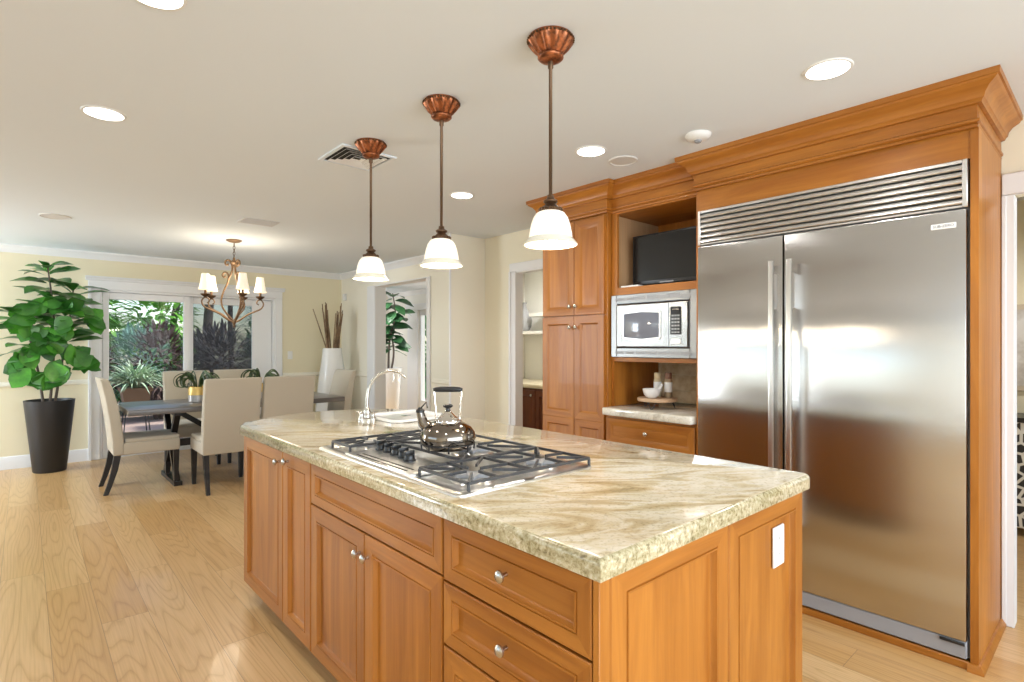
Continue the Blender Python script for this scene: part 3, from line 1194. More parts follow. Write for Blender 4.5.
g = 'base cabinets of the island'
t = thing('island_cabinet', 'cherry island cabinet at the far left with two tall doors', 'cabinet', (1.2, 2.68, 0), g)
carcass(t, 2.222, IY1)
face_door(t, 3.133, 2.548, 0.088, 0.862, knobs=[(2.582, 0.812)])
face_door(t, 2.543, 2.226, 0.088, 0.862, knobs=[(2.470, 0.830)])
t = thing('island_cabinet', 'cherry island cabinet below the cooktop with a pair of doors', 'cabinet', (1.2, 1.75, 0), g)
carcass(t, 1.276, 2.220)
face_door(t, 2.218, 1.280, 0.700, 0.862, DRAWER_LOOPS, 'false_drawer_front', horizontal=True)
face_door(t, 2.218, 1.750, 0.088, 0.693, knobs=[(1.778, 0.622)])
face_door(t, 1.746, 1.280, 0.088, 0.693, knobs=[(1.718, 0.622)])
t = thing('island_cabinet', 'cherry island drawer cabinet at the near front corner', 'cabinet', (1.2, 1.0, 0), g)
carcass(t, IY0, 1.274)
for z0, z1 in ((0.691, 0.862), (0.512, 0.684), (0.088, 0.505)):
    d = face_door(t, 1.272, 0.737, z0, z1, DRAWER_LOOPS if z1 > 0.6 else FRONT_LOOPS, 'drawer', [(1.003, (z0 + z1) / 2 + 0.012)], True)
# finished end panels (facing -Y)
mb = MB().panel((0.912, IY0, 0.10), (1, 0, 0), (0, 0, 1), (0, -1, 0), 0.505, CT0 - 0.104, FRONT_LOOPS, (0, 1, 0))
mb.box(0.876, 0.911, IY0 - 0.019, IY0 - 0.001, 0.10, CT0 - 0.004, bev=0.002)
mb.box(0.8955, 0.911, IY0 - 0.004, IY0 + 0.004, 0.10, CT0 - 0.004)
mb.build('end_panel', [WV, WX], t)
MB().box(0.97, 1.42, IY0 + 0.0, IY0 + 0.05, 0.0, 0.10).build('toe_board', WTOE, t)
t = thing('island_cabinet', 'cherry rear island cabinet whose end panel holds the white outlet', 'cabinet', (1.75, 1.9, 0), g)
mb = MB().box(1.502, IX1, IY0, IY1, 0.10, CT0)
mb.build('carcass', WV, t)
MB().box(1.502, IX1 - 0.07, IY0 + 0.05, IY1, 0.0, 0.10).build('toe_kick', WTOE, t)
mb = MB().panel((1.421, IY0, 0.10), (1, 0, 0), (0, 0, 1), (0, -1, 0), 0.503, CT0 - 0.104, FRONT_LOOPS, (0, 1, 0))
mb.build('end_panel', [WV, WX], t)
for k in range(4):
    a = 0.745 + k * 0.597
    mb = MB().panel((IX1, a, 0.10), (0, 1, 0), (0, 0, 1), (1, 0, 0), 0.592, 0.76, FRONT_LOOPS, (0, 1, 0))
    d = mb.build('door', [WV, WH], t)
    knob(d, (IX1 + 0.020, a + (0.55 if k % 2 == 0 else 0.04), 0.79), (1, 0, 0))

# outlet
t = thing('power_outlet', 'white double outlet plate on the end panel of the island', 'outlet', (1.76, 0.72, 0.72))
yo = IY0 - 0.008
MB().box(1.716, 1.792, yo - 0.007, yo - 0.0005, 0.658, 0.782, bev=0.002).build('cover_plate', WHITEP, t)
for zc in (0.696, 0.744):
    rec = MB().prism([(1.754 + 0.017 * math.cos(a) , zc + max(-0.013, min(0.013, 0.017 * math.sin(a)))) for a in [2 * PI * i / 20 for i in range(20)]], yo - 0.0095, yo - 0.006, axis='y').build('receptacle', WHITEP, t)
    mb = MB()
    for dx in (-0.006, 0.006):
        mb.box(1.754 + dx - 0.001, 1.754 + dx + 0.001, yo - 0.0100, yo - 0.009, zc - 0.002, zc + 0.006)
    mb.build('slot', BLACKP, rec)

# granite top with bowed far end
poly = [(0.848, 0.690), (1.915, 0.690), (1.933, 0.695), (1.943, 0.705), (1.947, 0.722), (1.947, 3.10)]
arc = [(1.935, 3.145), (1.90, 3.19), (1.80, 3.28), (1.70, 3.35), (1.56, 3.42), (1.40, 3.452), (1.26, 3.44), (1.10, 3.385), (0.97, 3.29), (0.895, 3.20), (0.862, 3.155), (0.848, 3.11)]
poly += arc
bm = bmesh.new()
lo = [bm.verts.new((a, b, CT0)) for a, b in poly]
hi = [bm.verts.new((a, b, CT1)) for a, b in poly]
n_ = len(poly)
fb = bm.faces.new(lo[::-1])
ft = bm.faces.new(hi)
for i in range(n_):
    bm.faces.new((lo[i], lo[(i + 1) % n_], hi[(i + 1) % n_], hi[i]))
te = list(ft.edges)
be = list(fb.edges)
bmesh.ops.bevel(bm, geom=te, offset=0.016, segments=4, profile=0.5, affect='EDGES')
bm.normal_update()
bm.verts.index_update()
mb = MB()
fs = [[v.index for v in f.verts] for f in bm.faces]
mi = [0 if abs(f.normal.z) > 0.93 else 1 for f in bm.faces]
mb.add([v.co.copy() for v in bm.verts], fs, mi)
bm.free()
o = mb.build('island_countertop', [GRANITE, GRANITE_E], origin=(1.4, 2.0, CT0))
tag(o, 'beige veined granite slab with a bowed far end on the island', 'countertop')

# ---- sink and tap
t = thing('bar_sink', 'white drop-in sink at the far end of the island', 'sink', (1.69, 2.84, CT1))
x0, x1, y0, y1 = 1.495, 1.895, 2.63, 3.05
mb = MB()
# rim, inner walls and bowl floor as one basin
ring = []
def rrect(x0, x1, y0, y1, r, n=5):
    out = []
    for cx_, cy_, a0 in ((x1 - r, y1 - r, 0), (x0 + r, y1 - r, PI / 2), (x0 + r, y0 + r, PI), (x1 - r, y0 + r, 1.5 * PI)):
        for i in range(n + 1):
            a = a0 + PI / 2 * i / n
            out.append((cx_ + r * math.cos(a), cy_ + r * math.sin(a)))
    return out
levels = [(0.0, CT1 + 0.0005, 0.05), (0.0, CT1 + 0.009, 0.05), (0.006, CT1 + 0.013, 0.05), (0.034, CT1 + 0.013, 0.04), (0.040, CT1 + 0.009, 0.04), (0.044, CT1 + 0.003, 0.04), (0.085, CT1 + 0.0015, 0.035)]
vs, fs = [], []
for ins, z, r in levels:
    vs += [(a, b, z) for a, b in rrect(x0 + ins, x1 - ins, y0 + ins, y1 - ins, r)]
m_ = len(rrect(0, 1, 0, 1, 0.1))
for k in range(len(levels) - 1):
    for i in range(m_):
        j = (i + 1) % m_
        fs.append((k * m_ + i, k * m_ + j, (k + 1) * m_ + j, (k + 1) * m_ + i))
fs.append(tuple((len(levels) - 1) * m_ + i for i in range(m_)))
mb.add(vs, fs)
mb.build('basin', CERAMIC, t)
MB().lathe([(0.0, 0.0), (0.03, 0.0), (0.032, 0.004), (0.0, 0.005)], (1.69, 2.84, CT1 + 0.0015), 20).build('drain', CHROME, t)

t = thing('bar_faucet', 'brushed nickel gooseneck faucet beside the white island sink', 'faucet', (1.455, 2.87, CT1))
fx, fy = 1.455, 2.87
mb = MB().lathe([(0.0, 0.0), (0.030, 0.0), (0.030, 0.006), (0.020, 0.014), (0.017, 0.03), (0.021, 0.045), (0.015, 0.06), (0.011, 0.07), (0.0, 0.072)], (fx, fy, CT1), 20)
mb.build('base', NICKEL, t)
ctrl = [(0, 0, 0.05), (0.0, 0, 0.12), (0.012, -0.006, 0.19), (0.05, -0.03, 0.25), (0.10, -0.065, 0.275), (0.145, -0.10, 0.268), (0.178, -0.125, 0.235)]
pts = smooth_pts([(fx + a, fy + b, CT1 + c) for a, b, c in ctrl], 6)
n_ = len(pts)
MB().tube(pts, [0.0105 - 0.0045 * i / n_ for i in range(n_)], 10).build('spout', NICKEL, t, sharp=80)
tip = Vector((fx + 0.13, fy - 0.09, CT1 + 0.268))
mb = MB()
for s in (-1, 1):
    b = tip + Vector((0.012 * s + 0.004, -0.008 * s, -0.004))
    mb.tube([b, b + Vector((0.002, 0, -0.03)), b + Vector((0.004 * s, 0, -0.05))], [0.0035, 0.003, 0.005], 6)
mb.build('aerator_prongs', NICKEL, t)
for s, nm in ((-1, 'left'), (1, 'right')):
    d_ = Vector((math.sin(T), -math.cos(T), 0)) * s
    b = Vector((fx, fy, CT1)) + d_ * 0.032
    mb = MB()
    mb.lathe([(0.0, 0.0), (0.018, 0.0), (0.017, 0.012), (0.011, 0.022), (0.013, 0.038), (0.008, 0.045), (0.0, 0.046)], b, 14)
    mb.tube([b + Vector((0, 0, 0.036)), b + d_ * 0.03 + Vector((0, 0, 0.046))], [0.006, 0.004], 8)
    mb.build('lever', NICKEL, t)

# ---- cooktop
KX0, KX1, KY0, KY1 = 0.893, 1.470, 1.225, 2.200
ZC = CT1
t = thing('gas_cooktop', 'stainless five-burner gas cooktop with black grates set in the granite', 'cooktop', (1.19, 1.69, ZC))
mb = MB()
po = rrect(KX0, KX1, KY0, KY1, 0.025, 4)
lv = [(0.0, ZC + 0.0003), (0.0, ZC + 0.006), (0.008, ZC + 0.011), (0.030, ZC + 0.011), (0.042, ZC + 0.004), (0.06, ZC + 0.0035)]
vs, fs = [], []
for ins, z in lv:
    vs += [(a, b, z) for a, b in rrect(KX0 + ins, KX1 - ins, KY0 + ins, KY1 - ins, max(0.025 - ins * 0.2, 0.012), 4)]
m_ = len(po)
for k in range(len(lv) - 1):
    for i in range(m_):
        j = (i + 1) % m_
        fs.append((k * m_ + i, k * m_ + j, (k + 1) * m_ + j, (k + 1) * m_ + i))
fs.append(tuple((len(lv) - 1) * m_ + i for i in range(m_)))
mb.add(vs, fs)
mb.build('pan', STEEL_P, t)
# raised control panel in the front middle
mb = MB()
mb.prism([(0.905, 1.97), (0.905, 1.50), (1.075, 1.50), (1.075, 1.97)], ZC + 0.004, ZC + 0.018, bev=0.006, seg=3)
cp = mb.build('control_panel', STEEL_P, t)
for xs in (0.918, 0.942):
    MB().box(xs, xs + 0.008, 1.545, 1.90, ZC + 0.0172, ZC + 0.0188, bev=0.0006).build('slot', GAP_SHADE, cp)
for (kx, ky) in ((1.035, 1.925), (1.035, 1.865), (1.030, 1.80), (1.025, 1.74), (1.010, 1.675)):
    mb = MB()
    c = (kx, ky, ZC + 0.018)
    mb.lathe([(0.0, 0.0), (0.023, 0.0), (0.023, 0.004), (0.020, 0.006), (0.0, 0.006)], c, 20)
    kb = mb.build('knob', BLACKP, t)
    mb = MB()
    mb.lathe([(0.0, 0.006), (0.019, 0.006), (0.018, 0.018), (0.016, 0.022), (0.0, 0.023)], c, 18)
    mb.box(kx - 0.019, kx + 0.019, ky - 0.005, ky + 0.005, c[2] + 0.018, c[2] + 0.036, bev=0.003, seg=2)
    mb.build('grip', BLACKP, kb)
# star burners
burn = [(1.060, 2.06, 0.055), (1.340, 2.06, 0.055), (1.30, 1.69, 0.070), (1.045, 1.355, 0.060), (1.335, 1.355, 0.055)]
for bx, by, br in burn:
    mb = MB()
    mb.lathe([(0.0, 0.0), (br * 1.15, 0.0), (br * 1.05, 0.006), (br * 0.6, 0.010), (0.0, 0.010)], (bx, by, ZC + 0.0035), 28)
    b_ = mb.build('burner', STEEL_P, t)
    star = []
    for i in range(10):
        a = 2 * PI * i / 10 + 0.3
        r = br * (1.0 if i % 2 == 0 else 0.42)
        star.append((bx + r * math.cos(a), by + r * math.sin(a)))
    MB().prism(star, ZC + 0.013, ZC + 0.026, bev=0.003, seg=2).build('star_cap', GREYVENT, b_)


def grate(x0, x1, y0, y1, spots):
    mb = MB()
    z = ZC + 0.034
    w, h = 0.0075, 0.009
    for a, b in (((x0, y0), (x1, y0)), ((x1, y0), (x1, y1)), ((x1, y1), (x0, y1)), ((x0, y1), (x0, y0))):
        mb.bar((*a, z), (*b, z), w, h)
    if len(spots) == 2:
        xm = (spots[0][0] + spots[1][0]) / 2
        mb.bar((xm, y0, z), (xm, y1, z), w, h)
    for bx, by in spots:
        r0 = 0.028
        xs = [s[0] for s in spots]
        lx0 = x0 if bx == min(xs) else (xs[0] + xs[1]) / 2
        lx1 = x1 if bx == max(xs) else (xs[0] + xs[1]) / 2
        for i, tgt in enumerate(((lx0, by), (lx1, by), (bx, y0), (bx, y1), (lx0, y0), (lx1, y0), (lx0, y1), (lx1, y1))):
            d_ = (Vector((*tgt, 0)) - Vector((bx, by, 0)))
            d_.normalize()
            s0 = Vector((bx, by, 0)) + d_ * (r0 if i < 4 else r0 + 0.03)
            mb.bar((s0.x, s0.y, z + 0.002), (tgt[0], tgt[1], z), w * 0.9, h)
    for a, b in ((x0, y0), (x1, y0), (x0, y1), (x1, y1)):
        mb.box(a - 0.0045, a + 0.0045, b - 0.0045, b + 0.0045, ZC + 0.004, z, bev=0.002)
    mb.build('grate', IRON, t)


grate(0.935, 1.455, 1.985, 2.145, [(1.060, 2.06), (1.340, 2.06)])
grate(1.105, 1.455, 1.500, 1.975, [(1.30, 1.69)])
grate(0.935, 1.455, 1.235, 1.490, [(1.045, 1.355), (1.335, 1.355)])

# ---- kettle on the middle grate
kx, ky, kz = 1.172, 1.673, ZC + 0.0405
t = thing('tea_kettle', 'shiny dark steel kettle with arched black handle on the cooktop', 'kettle', (kx, ky, kz))
R = 0.103
MB().lathe([(0.0, 0.0), (0.070, 0.0), (0.082, 0.004), (0.096, 0.020), (R, 0.042), (0.099, 0.062), (0.086, 0.082), (0.062, 0.096), (0.050, 0.101), (0.0, 0.102)], (kx, ky, kz), 44).build('body', DARKCHROME, t, sharp=80)
lid = MB().lathe([(0.050, 0.098), (0.051, 0.104), (0.045, 0.110), (0.028, 0.122), (0.014, 0.136), (0.010, 0.142), (0.0, 0.142)], (kx, ky, kz), 32).build('lid', CHROME, t, sharp=60)
MB().lathe([(0.009, 0.140), (0.008, 0.149), (0.017, 0.154), (0.019, 0.159), (0.013, 0.164), (0.0, 0.166)], (kx, ky, kz), 18).build('lid_knob', BLACKP, lid)
sc_r = Vector((math.sin(T), -math.cos(T), 0))      # screen right
sd = -sc_r
b = Vector((kx, ky, kz))
sp = MB().tube([b + sd * 0.070 + Vector((0, 0, 0.076)), b + sd * 0.092 + Vector((0, 0, 0.095)), b + sd * 0.098 + Vector((0, 0, 0.118)), b + sd * 0.103 + Vector((0, 0, 0.136))],
               [0.023, 0.020, 0.016, 0.0145], 14).build('spout', DARKCHROME, t, sharp=80)
mb = MB().lathe([(0.0, 0.0), (0.016, 0.0), (0.016, 0.008), (0.006, 0.018), (0.0, 0.02)], b + sd * 0.103 + Vector((0, 0, 0.134)), 12)
mb.tube([b + sd * 0.100 + Vector((0, 0, 0.150)), b + sd * 0.080 + Vector((0, 0, 0.172)), b + sd * 0.076 + Vector((0, 0, 0.150))], 0.003, 6)
mb.build('whistle_cap', BLACKP, sp)
for s in (-1, 1):
    pts = smooth_pts([b + sc_r * 0.044 * s + Vector((0, 0, 0.098)), b + sc_r * 0.044 * s + Vector((0, 0, 0.135)), b + sc_r * 0.049 * s + Vector((0, 0, 0.18)), b + sc_r * 0.049 * s + Vector((0, 0, 0.212)), b + sc_r * 0.040 * s + Vector((0, 0, 0.220))], 5)
    MB().tube(pts, 0.0042, 8).build('handle_arm', CHROME, t, sharp=80)
pts = [b + sc_r * u + Vector((0, 0, 0.220 + 0.004 * math.cos(u * 20) - 0.004)) for u in (-0.054, -0.044, -0.025, 0.0, 0.025, 0.044, 0.054)]
MB().tube(pts, [0.006, 0.009, 0.0105, 0.011, 0.0105, 0.009, 0.006], 12).build('handle_grip', BLACKP, t, sharp=80)
# wire trivet ring round its foot
mb = MB()
ring_ = [(kx + 0.098 * math.cos(2 * PI * i / 28), ky + 0.098 * math.sin(2 * PI * i / 28), kz + 0.022) for i in range(28)]
mb.tube(ring_, 0.003, 6, closed=True)
for i in range(8):
    a = 2 * PI * i / 8 + 0.2
    mb.tube([(kx + 0.098 * math.cos(a), ky + 0.098 * math.sin(a), kz + 0.022), (kx + 0.096 * math.cos(a), ky + 0.096 * math.sin(a), kz - 0.002)], 0.003, 6)
mb.build('foot_ring', BLACKP, t)

# ================================================================ TALL CABINET WALL
CROWN = [(0.0, 2.235), (0.012, 2.237), (0.015, 2.246), (0.010, 2.252), (0.019, 2.258), (0.020, 2.267), (0.012, 2.272), (0.012, 2.326), (0.026, 2.329), (0.030, 2.340),
         (0.036, 2.344), (0.040, 2.362), (0.054, 2.382), (0.074, 2.395), (0.080, 2.400), (0.082, 2.406), (0.089, 2.408), (0.090, 2.4318), (0.0, 2.4318)]
BX = 3.527   # wall side

# ---- refrigerator enclosure
FX = 2.905
t = thing('refrigerator_surround', 'tall cherry surround with deep cornice framing the steel refrigerator', 'cabinet', (3.2, 1.04, 0))
MB().box(2.920, BX, 0.405, 0.432, 0.0, 2.30).build('side_panel', WV, t)
MB().box(2.930, BX, 1.652, 1.672, 0.0, 2.30).build('side_panel', WV, t)
MB().box(2.925, BX, 0.432, 1.652, 2.118, 2.30, bev=0.0).build('header', WH, t)
mb = MB().sweep(CROWN, [(BX, 0.418), (2.912, 0.418), (2.912, 1.660), (3.08, 1.660)], 0, -1)
mb.box(2.912, BX, 0.418, 1.660, 2.30, 2.4315)
mb.build('crown_molding', WH, t)
mb = MB().sweep([(0.0, 0.0), (0.020, 0.0), (0.020, 0.012), (0.008, 0.030), (0.0, 0.032)], [(BX, 0.405), (2.920, 0.405), (2.920, 0.440)], 0, -1)
mb.box(2.912, 2.930, 0.437, 1.650, 0.0, 0.034, bev=0.003)
mb.build('base_shoe', WH, t)

# ---- refrigerator
t = thing('refrigerator', 'wide built-in stainless steel double-door refrigerator', 'refrigerator', (3.2, 1.04, 0.0))
MB().box(2.950, 3.50, 0.437, 1.648, 0.036, 2.114).build('body', GREYVENT, t)
dA = MB().box(2.900, 2.948, 1.174, 1.648, 0.118, 1.908, bev=0.004, seg=2).build('door', STEEL, t)
dB = MB().box(2.900, 2.948, 0.442, 1.166, 0.118, 1.908, bev=0.004, seg=2).build('door', STEEL, t)
MB().box(2.908, 2.948, 0.442, 1.648, 0.044, 0.112, bev=0.003).build('toe_panel', GREYVENT, t)
mb = MB()
mb.box(2.900, 2.948, 1.632, 1.648, 1.916, 2.114, bev=0.002)
mb.box(2.900, 2.948, 0.438, 0.456, 1.916, 2.114, bev=0.002)
mb.box(2.902, 2.948, 0.456, 1.632, 2.100, 2.114, bev=0.002)
mb.box(2.902, 2.948, 0.456, 1.632, 1.916, 1.926, bev=0.002)
gr = mb.build('grille', STEEL_B, t)
for k in range(6):
    z = 1.930 + k * 0.0285
    MB().prism([(2.904, z), (2.901, z + 0.005), (2.903, z + 0.012), (2.909, z + 0.020), (2.919, z + 0.0255), (2.932, z + 0.0255), (2.932, z)], 0.456, 1.632, axis='y').build('louver', STEEL_B, gr)


def fridge_handle(d, y, s):
    mb = MB()
    mb.box(2.842, 2.862, y - 0.012, y + 0.012, 0.42, 1.775, bev=0.004, seg=2)
    h = mb.build('handle', STEEL_B, d)
    for z in (0.50, 1.62):
        mb = MB().box(2.855, 2.905, y - 0.008 + 0.0, y + 0.008, z - 0.09, z + 0.09, bev=0.003)
        mb.build('handle_mount', STEEL_P, d)


fridge_handle(dA, 1.212, 1)
fridge_handle(dB, 1.124, -1)
# brand badge
MB().box(2.8975, 2.9005, 0.474, 0.560, 1.835, 1.858, bev=0.0008).build('badge', WHITEP, dB)
cu = bpy.data.curves.new('badge_lettering', 'FONT')
cu.body = 'SUB-ZERO'
cu.size = 0.0155
cu.extrude = 0.0003
cu.align_x = 'CENTER'
cu.align_y = 'CENTER'
cu.materials.append(mat('badge_ink', (0.12, 0.12, 0.13), 0.5))
tmp = bpy.data.objects.new('badge_lettering_curve', cu)
C.objects.link(tmp)
bpy.context.view_layer.update()
tme = bpy.data.meshes.new_from_object(tmp.evaluated_get(bpy.context.evaluated_depsgraph_get()))
bpy.data.objects.remove(tmp)
bt = bpy.data.objects.new('badge_lettering', tme)
C.objects.link(bt)
bt.parent = dB
bt.location = Vector((2.8970, 0.517, 1.8465)) - ORIGIN[dB.name]
bt.rotation_euler = (PI / 2, 0, -PI / 2)
# hinge lever at the right bottom corner
MB().box(2.894, 2.905, 0.446, 0.53, 0.100, 0.112, bev=0.002).build('bottom_hinge', BLACKP, t)

# ---- microwave tower
MX = 2.985
MY0, MY1 = 1.674, 2.333
t = thing('microwave_cabinet', 'cherry upper cabinet with open television niche above the microwave', 'cabinet', (3.25, 2.0, 1.25))
MB().box(MX, BX, MY0, MY0 + 0.02, 1.225, 2.30).build('side_panel', WV, t)
MB().box(MX, BX, MY1 - 0.02, MY1, 0.932, 2.30).build('side_panel', WV, t)
MB().box(MX - 0.001, MX + 0.018, MY1 - 0.048, MY1 - 0.0005, 1.25, 2.235).build('face_frame', WV, t)
MB().box(MX - 0.001, MX + 0.018, MY0 + 0.0005, MY0 + 0.030, 1.25, 2.235).build('face_frame', WV, t)
MB().box(MX + 0.018, BX - 0.02, MY1 - 0.0235, MY1 - 0.0205, 1.731, 2.222).build('niche_lining', WINT, t)
for za, zb in ((1.235, 1.262), (1.680, 1.728), (2.225, 2.30)):
    MB().box(MX, BX, MY0 + 0.02, MY1 - 0.02, za, zb).build('shelf', WH, t)
MB().box(BX - 0.02, BX, MY0 + 0.02, MY1 - 0.02, 1.262, 2.225).build('back_panel', WV, t)
mb = MB().sweep(CROWN, [(MX, 1.668), (MX, 2.330)], 0, -1)
mb.box(MX, BX, 1.674, 2.333, 2.30, 2.4315)
mb.build('crown_molding', WH, t)

# ---- microwave with trim kit
t = thing('microwave_oven', 'built-in stainless microwave oven with vented trim frame', 'microwave', (3.1, 2.0, 1.265))
A0, A1, B0, B1 = 1.690, 2.322, 1.264, 1.678
xf_ = MX - 0.020
mb = MB()
mb.box(xf_, MX - 0.002, A1 - 0.045, A1, B0, B1, bev=0.003)
mb.box(xf_, MX - 0.002, A0, A0 + 0.045, B0, B1, bev=0.003)
mb.box(xf_, MX - 0.002, A0 + 0.045, A1 - 0.045, B1 - 0.062, B1, bev=0.003)
mb.box(xf_, MX - 0.002, A0 + 0.045, A1 - 0.045, B0, B0 + 0.062, bev=0.003)
tk = mb.build('trim_frame', ALU, t)
for zz in (B0 + 0.031, B1 - 0.031):
    for k in range(7):
        y = A0 + 0.026 + k * 0.0835
        MB().box(xf_ - 0.001, xf_ + 0.004, y, y + 0.070, zz - 0.009, zz + 0.009).build('vent_slot', GREYVENT, tk)
MB().box(MX - 0.010, MX + 0.40, A0 + 0.050, A1 - 0.050, B0 + 0.067, B1 - 0.067).build('case', GREYVENT, t)
y1d, y0d = A1 - 0.056, A0 + 0.185
zd0, zd1 = B0 + 0.070, B1 - 0.070
mb = MB().panel((MX - 0.010, y1d, zd0), (0, -1, 0), (0, 0, 1), (-1, 0, 0), y1d - y0d, zd1 - zd0,
                [(0, 0), (0, 0.020), (0.003, 0.023), (0.048, 0.023), (0.056, 0.020), (0.058, 0.020)], (0, 0, 0))
d = mb.build('door', STEEL_M, t)
w_, h_ = (y1d - y0d), (zd1 - zd0)
MB().prism([(y1d - 0.060, zd0 + 0.062), (y1d - 0.060, zd0 + h_ - 0.060), (y1d - w_ / 2, zd0 + h_ - 0.052), (y0d + 0.060, zd0 + h_ - 0.060), (y0d + 0.060, zd0 + 0.062), (y1d - w_ / 2, zd0 + 0.050)],
           MX - 0.036, MX - 0.028, axis='x', bev=0.002).build('window', MWGLASS, d)
mb = MB()
for a, b in (((y1d - 0.056, zd0 + 0.056), (y1d - w_ / 2, zd0 + 0.044)), ((y1d - w_ / 2, zd0 + 0.044), (y0d + 0.056, zd0 + 0.056)), ((y0d + 0.056, zd0 + 0.056), (y0d + 0.056, zd0 + h_ - 0.056)),
             ((y0d + 0.056, zd0 + h_ - 0.056), (y1d - w_ / 2, zd0 + h_ - 0.046)), ((y1d - w_ / 2, zd0 + h_ - 0.046), (y1d - 0.056, zd0 + h_ - 0.056)), ((y1d - 0.056, zd0 + h_ - 0.056), (y1d - 0.056, zd0 + 0.056))):
    mb.bar((MX - 0.034, *a), (MX - 0.034, *b), 0.010, 0.010)
mb.build('window_frame', STEEL_B, d)
cp = MB().box(MX - 0.031, MX - 0.010, A0 + 0.056, y0d - 0.003, zd0, zd1, bev=0.002).build('control_panel', STEEL_M, t)
yc = (A0 + 0.056 + y0d) / 2 + 0.012
MB().box(MX - 0.035, MX - 0.030, yc - 0.034, yc + 0.034, zd0 + 0.075, zd1 - 0.030, bev=0.008, seg=3).build('keypad', BLACKP, cp)
mb = MB()
for r in range(6):
    for c_ in range(3):
        z = zd0 + 0.088 + r * 0.0205
        y = yc - 0.020 + c_ * 0.020
        mb.box(MX - 0.0362, MX - 0.0345, y - 0.0065, y + 0.0065, z - 0.005, z + 0.005)
mb.build('key_buttons', ALU, cp)
MB().box(MX - 0.0362, MX - 0.034, yc - 0.022, yc + 0.022, zd1 - 0.050, zd1 - 0.038).build('display', SCREEN, cp)
MB().box(MX - 0.036, MX - 0.030, yc - 0.036, yc + 0.036, zd0 + 0.018, zd0 + 0.050, bev=0.002).build('open_button', STEEL_B, cp)

# ---- television in the niche
t = thing('television', 'small black flat television in the cherry niche above the microwave', 'television', (3.12, 1.98, 1.728))
mb = MB()
mb.box(3.100, 3.135, 1.700, 2.245, 1.748, 2.082, bev=0.004, seg=2)
mb.build('case', BLACKP, t)
MB().box(3.0975, 3.1005, 1.712, 2.233, 1.772, 2.070).build('screen', SCREEN, t)
MB().box(3.0965, 3.1005, 1.93, 2.03, 1.7515, 1.7600).build('logo_bar', GREYVENT, t)
mb = MB()
mb.box(3.06, 3.20, 1.86, 2.10, 1.7285, 1.738, bev=0.003)
mb.box(3.112, 3.140, 1.93, 2.02, 1.736, 1.80)
mb.build('stand', BLACKP, t)
o = MB().box(3.00, 3.06, 2.13, 2.27, 1.7285, 1.741, bev=0.003).build('set_top_box', WHITEP, origin=(3.03, 2.2, 1.7285))
tag(o, 'thin white box lying in front of the television', 'box')

# ---- coffee nook: drawers, counter, backsplash
NX = 2.918
t = thing('drawer_cabinet', 'cherry base cabinet with one wide drawer beneath the pale counter', 'cabinet', (3.2, 2.0, 0))
MB().box(NX + 0.021, BX, MY0, MY1, 0.10, 0.878).build('carcass', WV, t)
MB().box(NX + 0.09, BX, MY0, MY1, 0.0, 0.10).build('toe_kick', WTOE, t)
mb = MB().panel((NX + 0.020, 2.328, 0.690), (0, -1, 0), (0, 0, 1), (-1, 0, 0), 2.328 - 1.678, 0.172,
                [(0, 0), (0, 0.017), (0.003, 0.020), (0.030, 0.020), (0.050, 0.010), (0.054, 0.010)], (0, 1, 1))
d = mb.build('drawer', [WV, WH], t)
knob(d, (NX, 2.005, 0.785), (-1, 0, 0))
for a, b, ky in ((2.328, 2.006, 2.035), (2.000, 1.678, 1.971)):
    mb = MB().panel((NX + 0.020, a, 0.110), (0, -1, 0), (0, 0, 1), (-1, 0, 0), a - b, 0.570, FRONT_LOOPS, (0, 1, 0))
    d = mb.build('door', [WV, WH], t)
    knob(d, (NX, ky, 0.62), (-1, 0, 0))
mb = MB()
mb.prism([(2.875, 1.676), (2.875, 2.331), (3.527, 2.331), (3.527, 1.676)], 0.880, 0.930, bev=0.010, seg=3)
o = mb.build('nook_countertop', GRANITE_P, origin=(3.2, 2.0, 0.88))
tag(o, 'pale speckled granite counter in the nook below the microwave', 'countertop')
mb = MB()
mb.box(3.512, 3.527, MY0 + 0.022, MY1 - 0.022, 0.932, 1.015, mi=0)
for k in range(2):
    mb.box(3.512, 3.527, MY0 + 0.022 + k * 0.31, MY0 + 0.022 + (k + 1) * 0.31 - 0.003, 1.018, 1.13, mi=0)
mb.box(3.512, 3.527, MY0 + 0.022, MY1 - 0.022, 1.133, 1.234, mi=0)
def tile_mat():
    m = mat('tumbled_tile', (0.5, 0.4, 0.25), 0.55)
    n, l = nt(m)
    a = noise(m, mapping(m, (1, 1, 1)), 14, 5, 0.6)
    r = ramp(m, a.outputs[0], [(0.35, (0.58, 0.43, 0.23)), (0.62, (0.78, 0.66, 0.46))])
    l.new(r.outputs[0], bsdf(m).inputs['Base Color'])
    return m
o = mb.build('backsplash', tile_mat(), origin=(3.52, 2.0, 0.932))
tag(o, 'tan stone tile backsplash behind the coffee nook', 'backsplash')

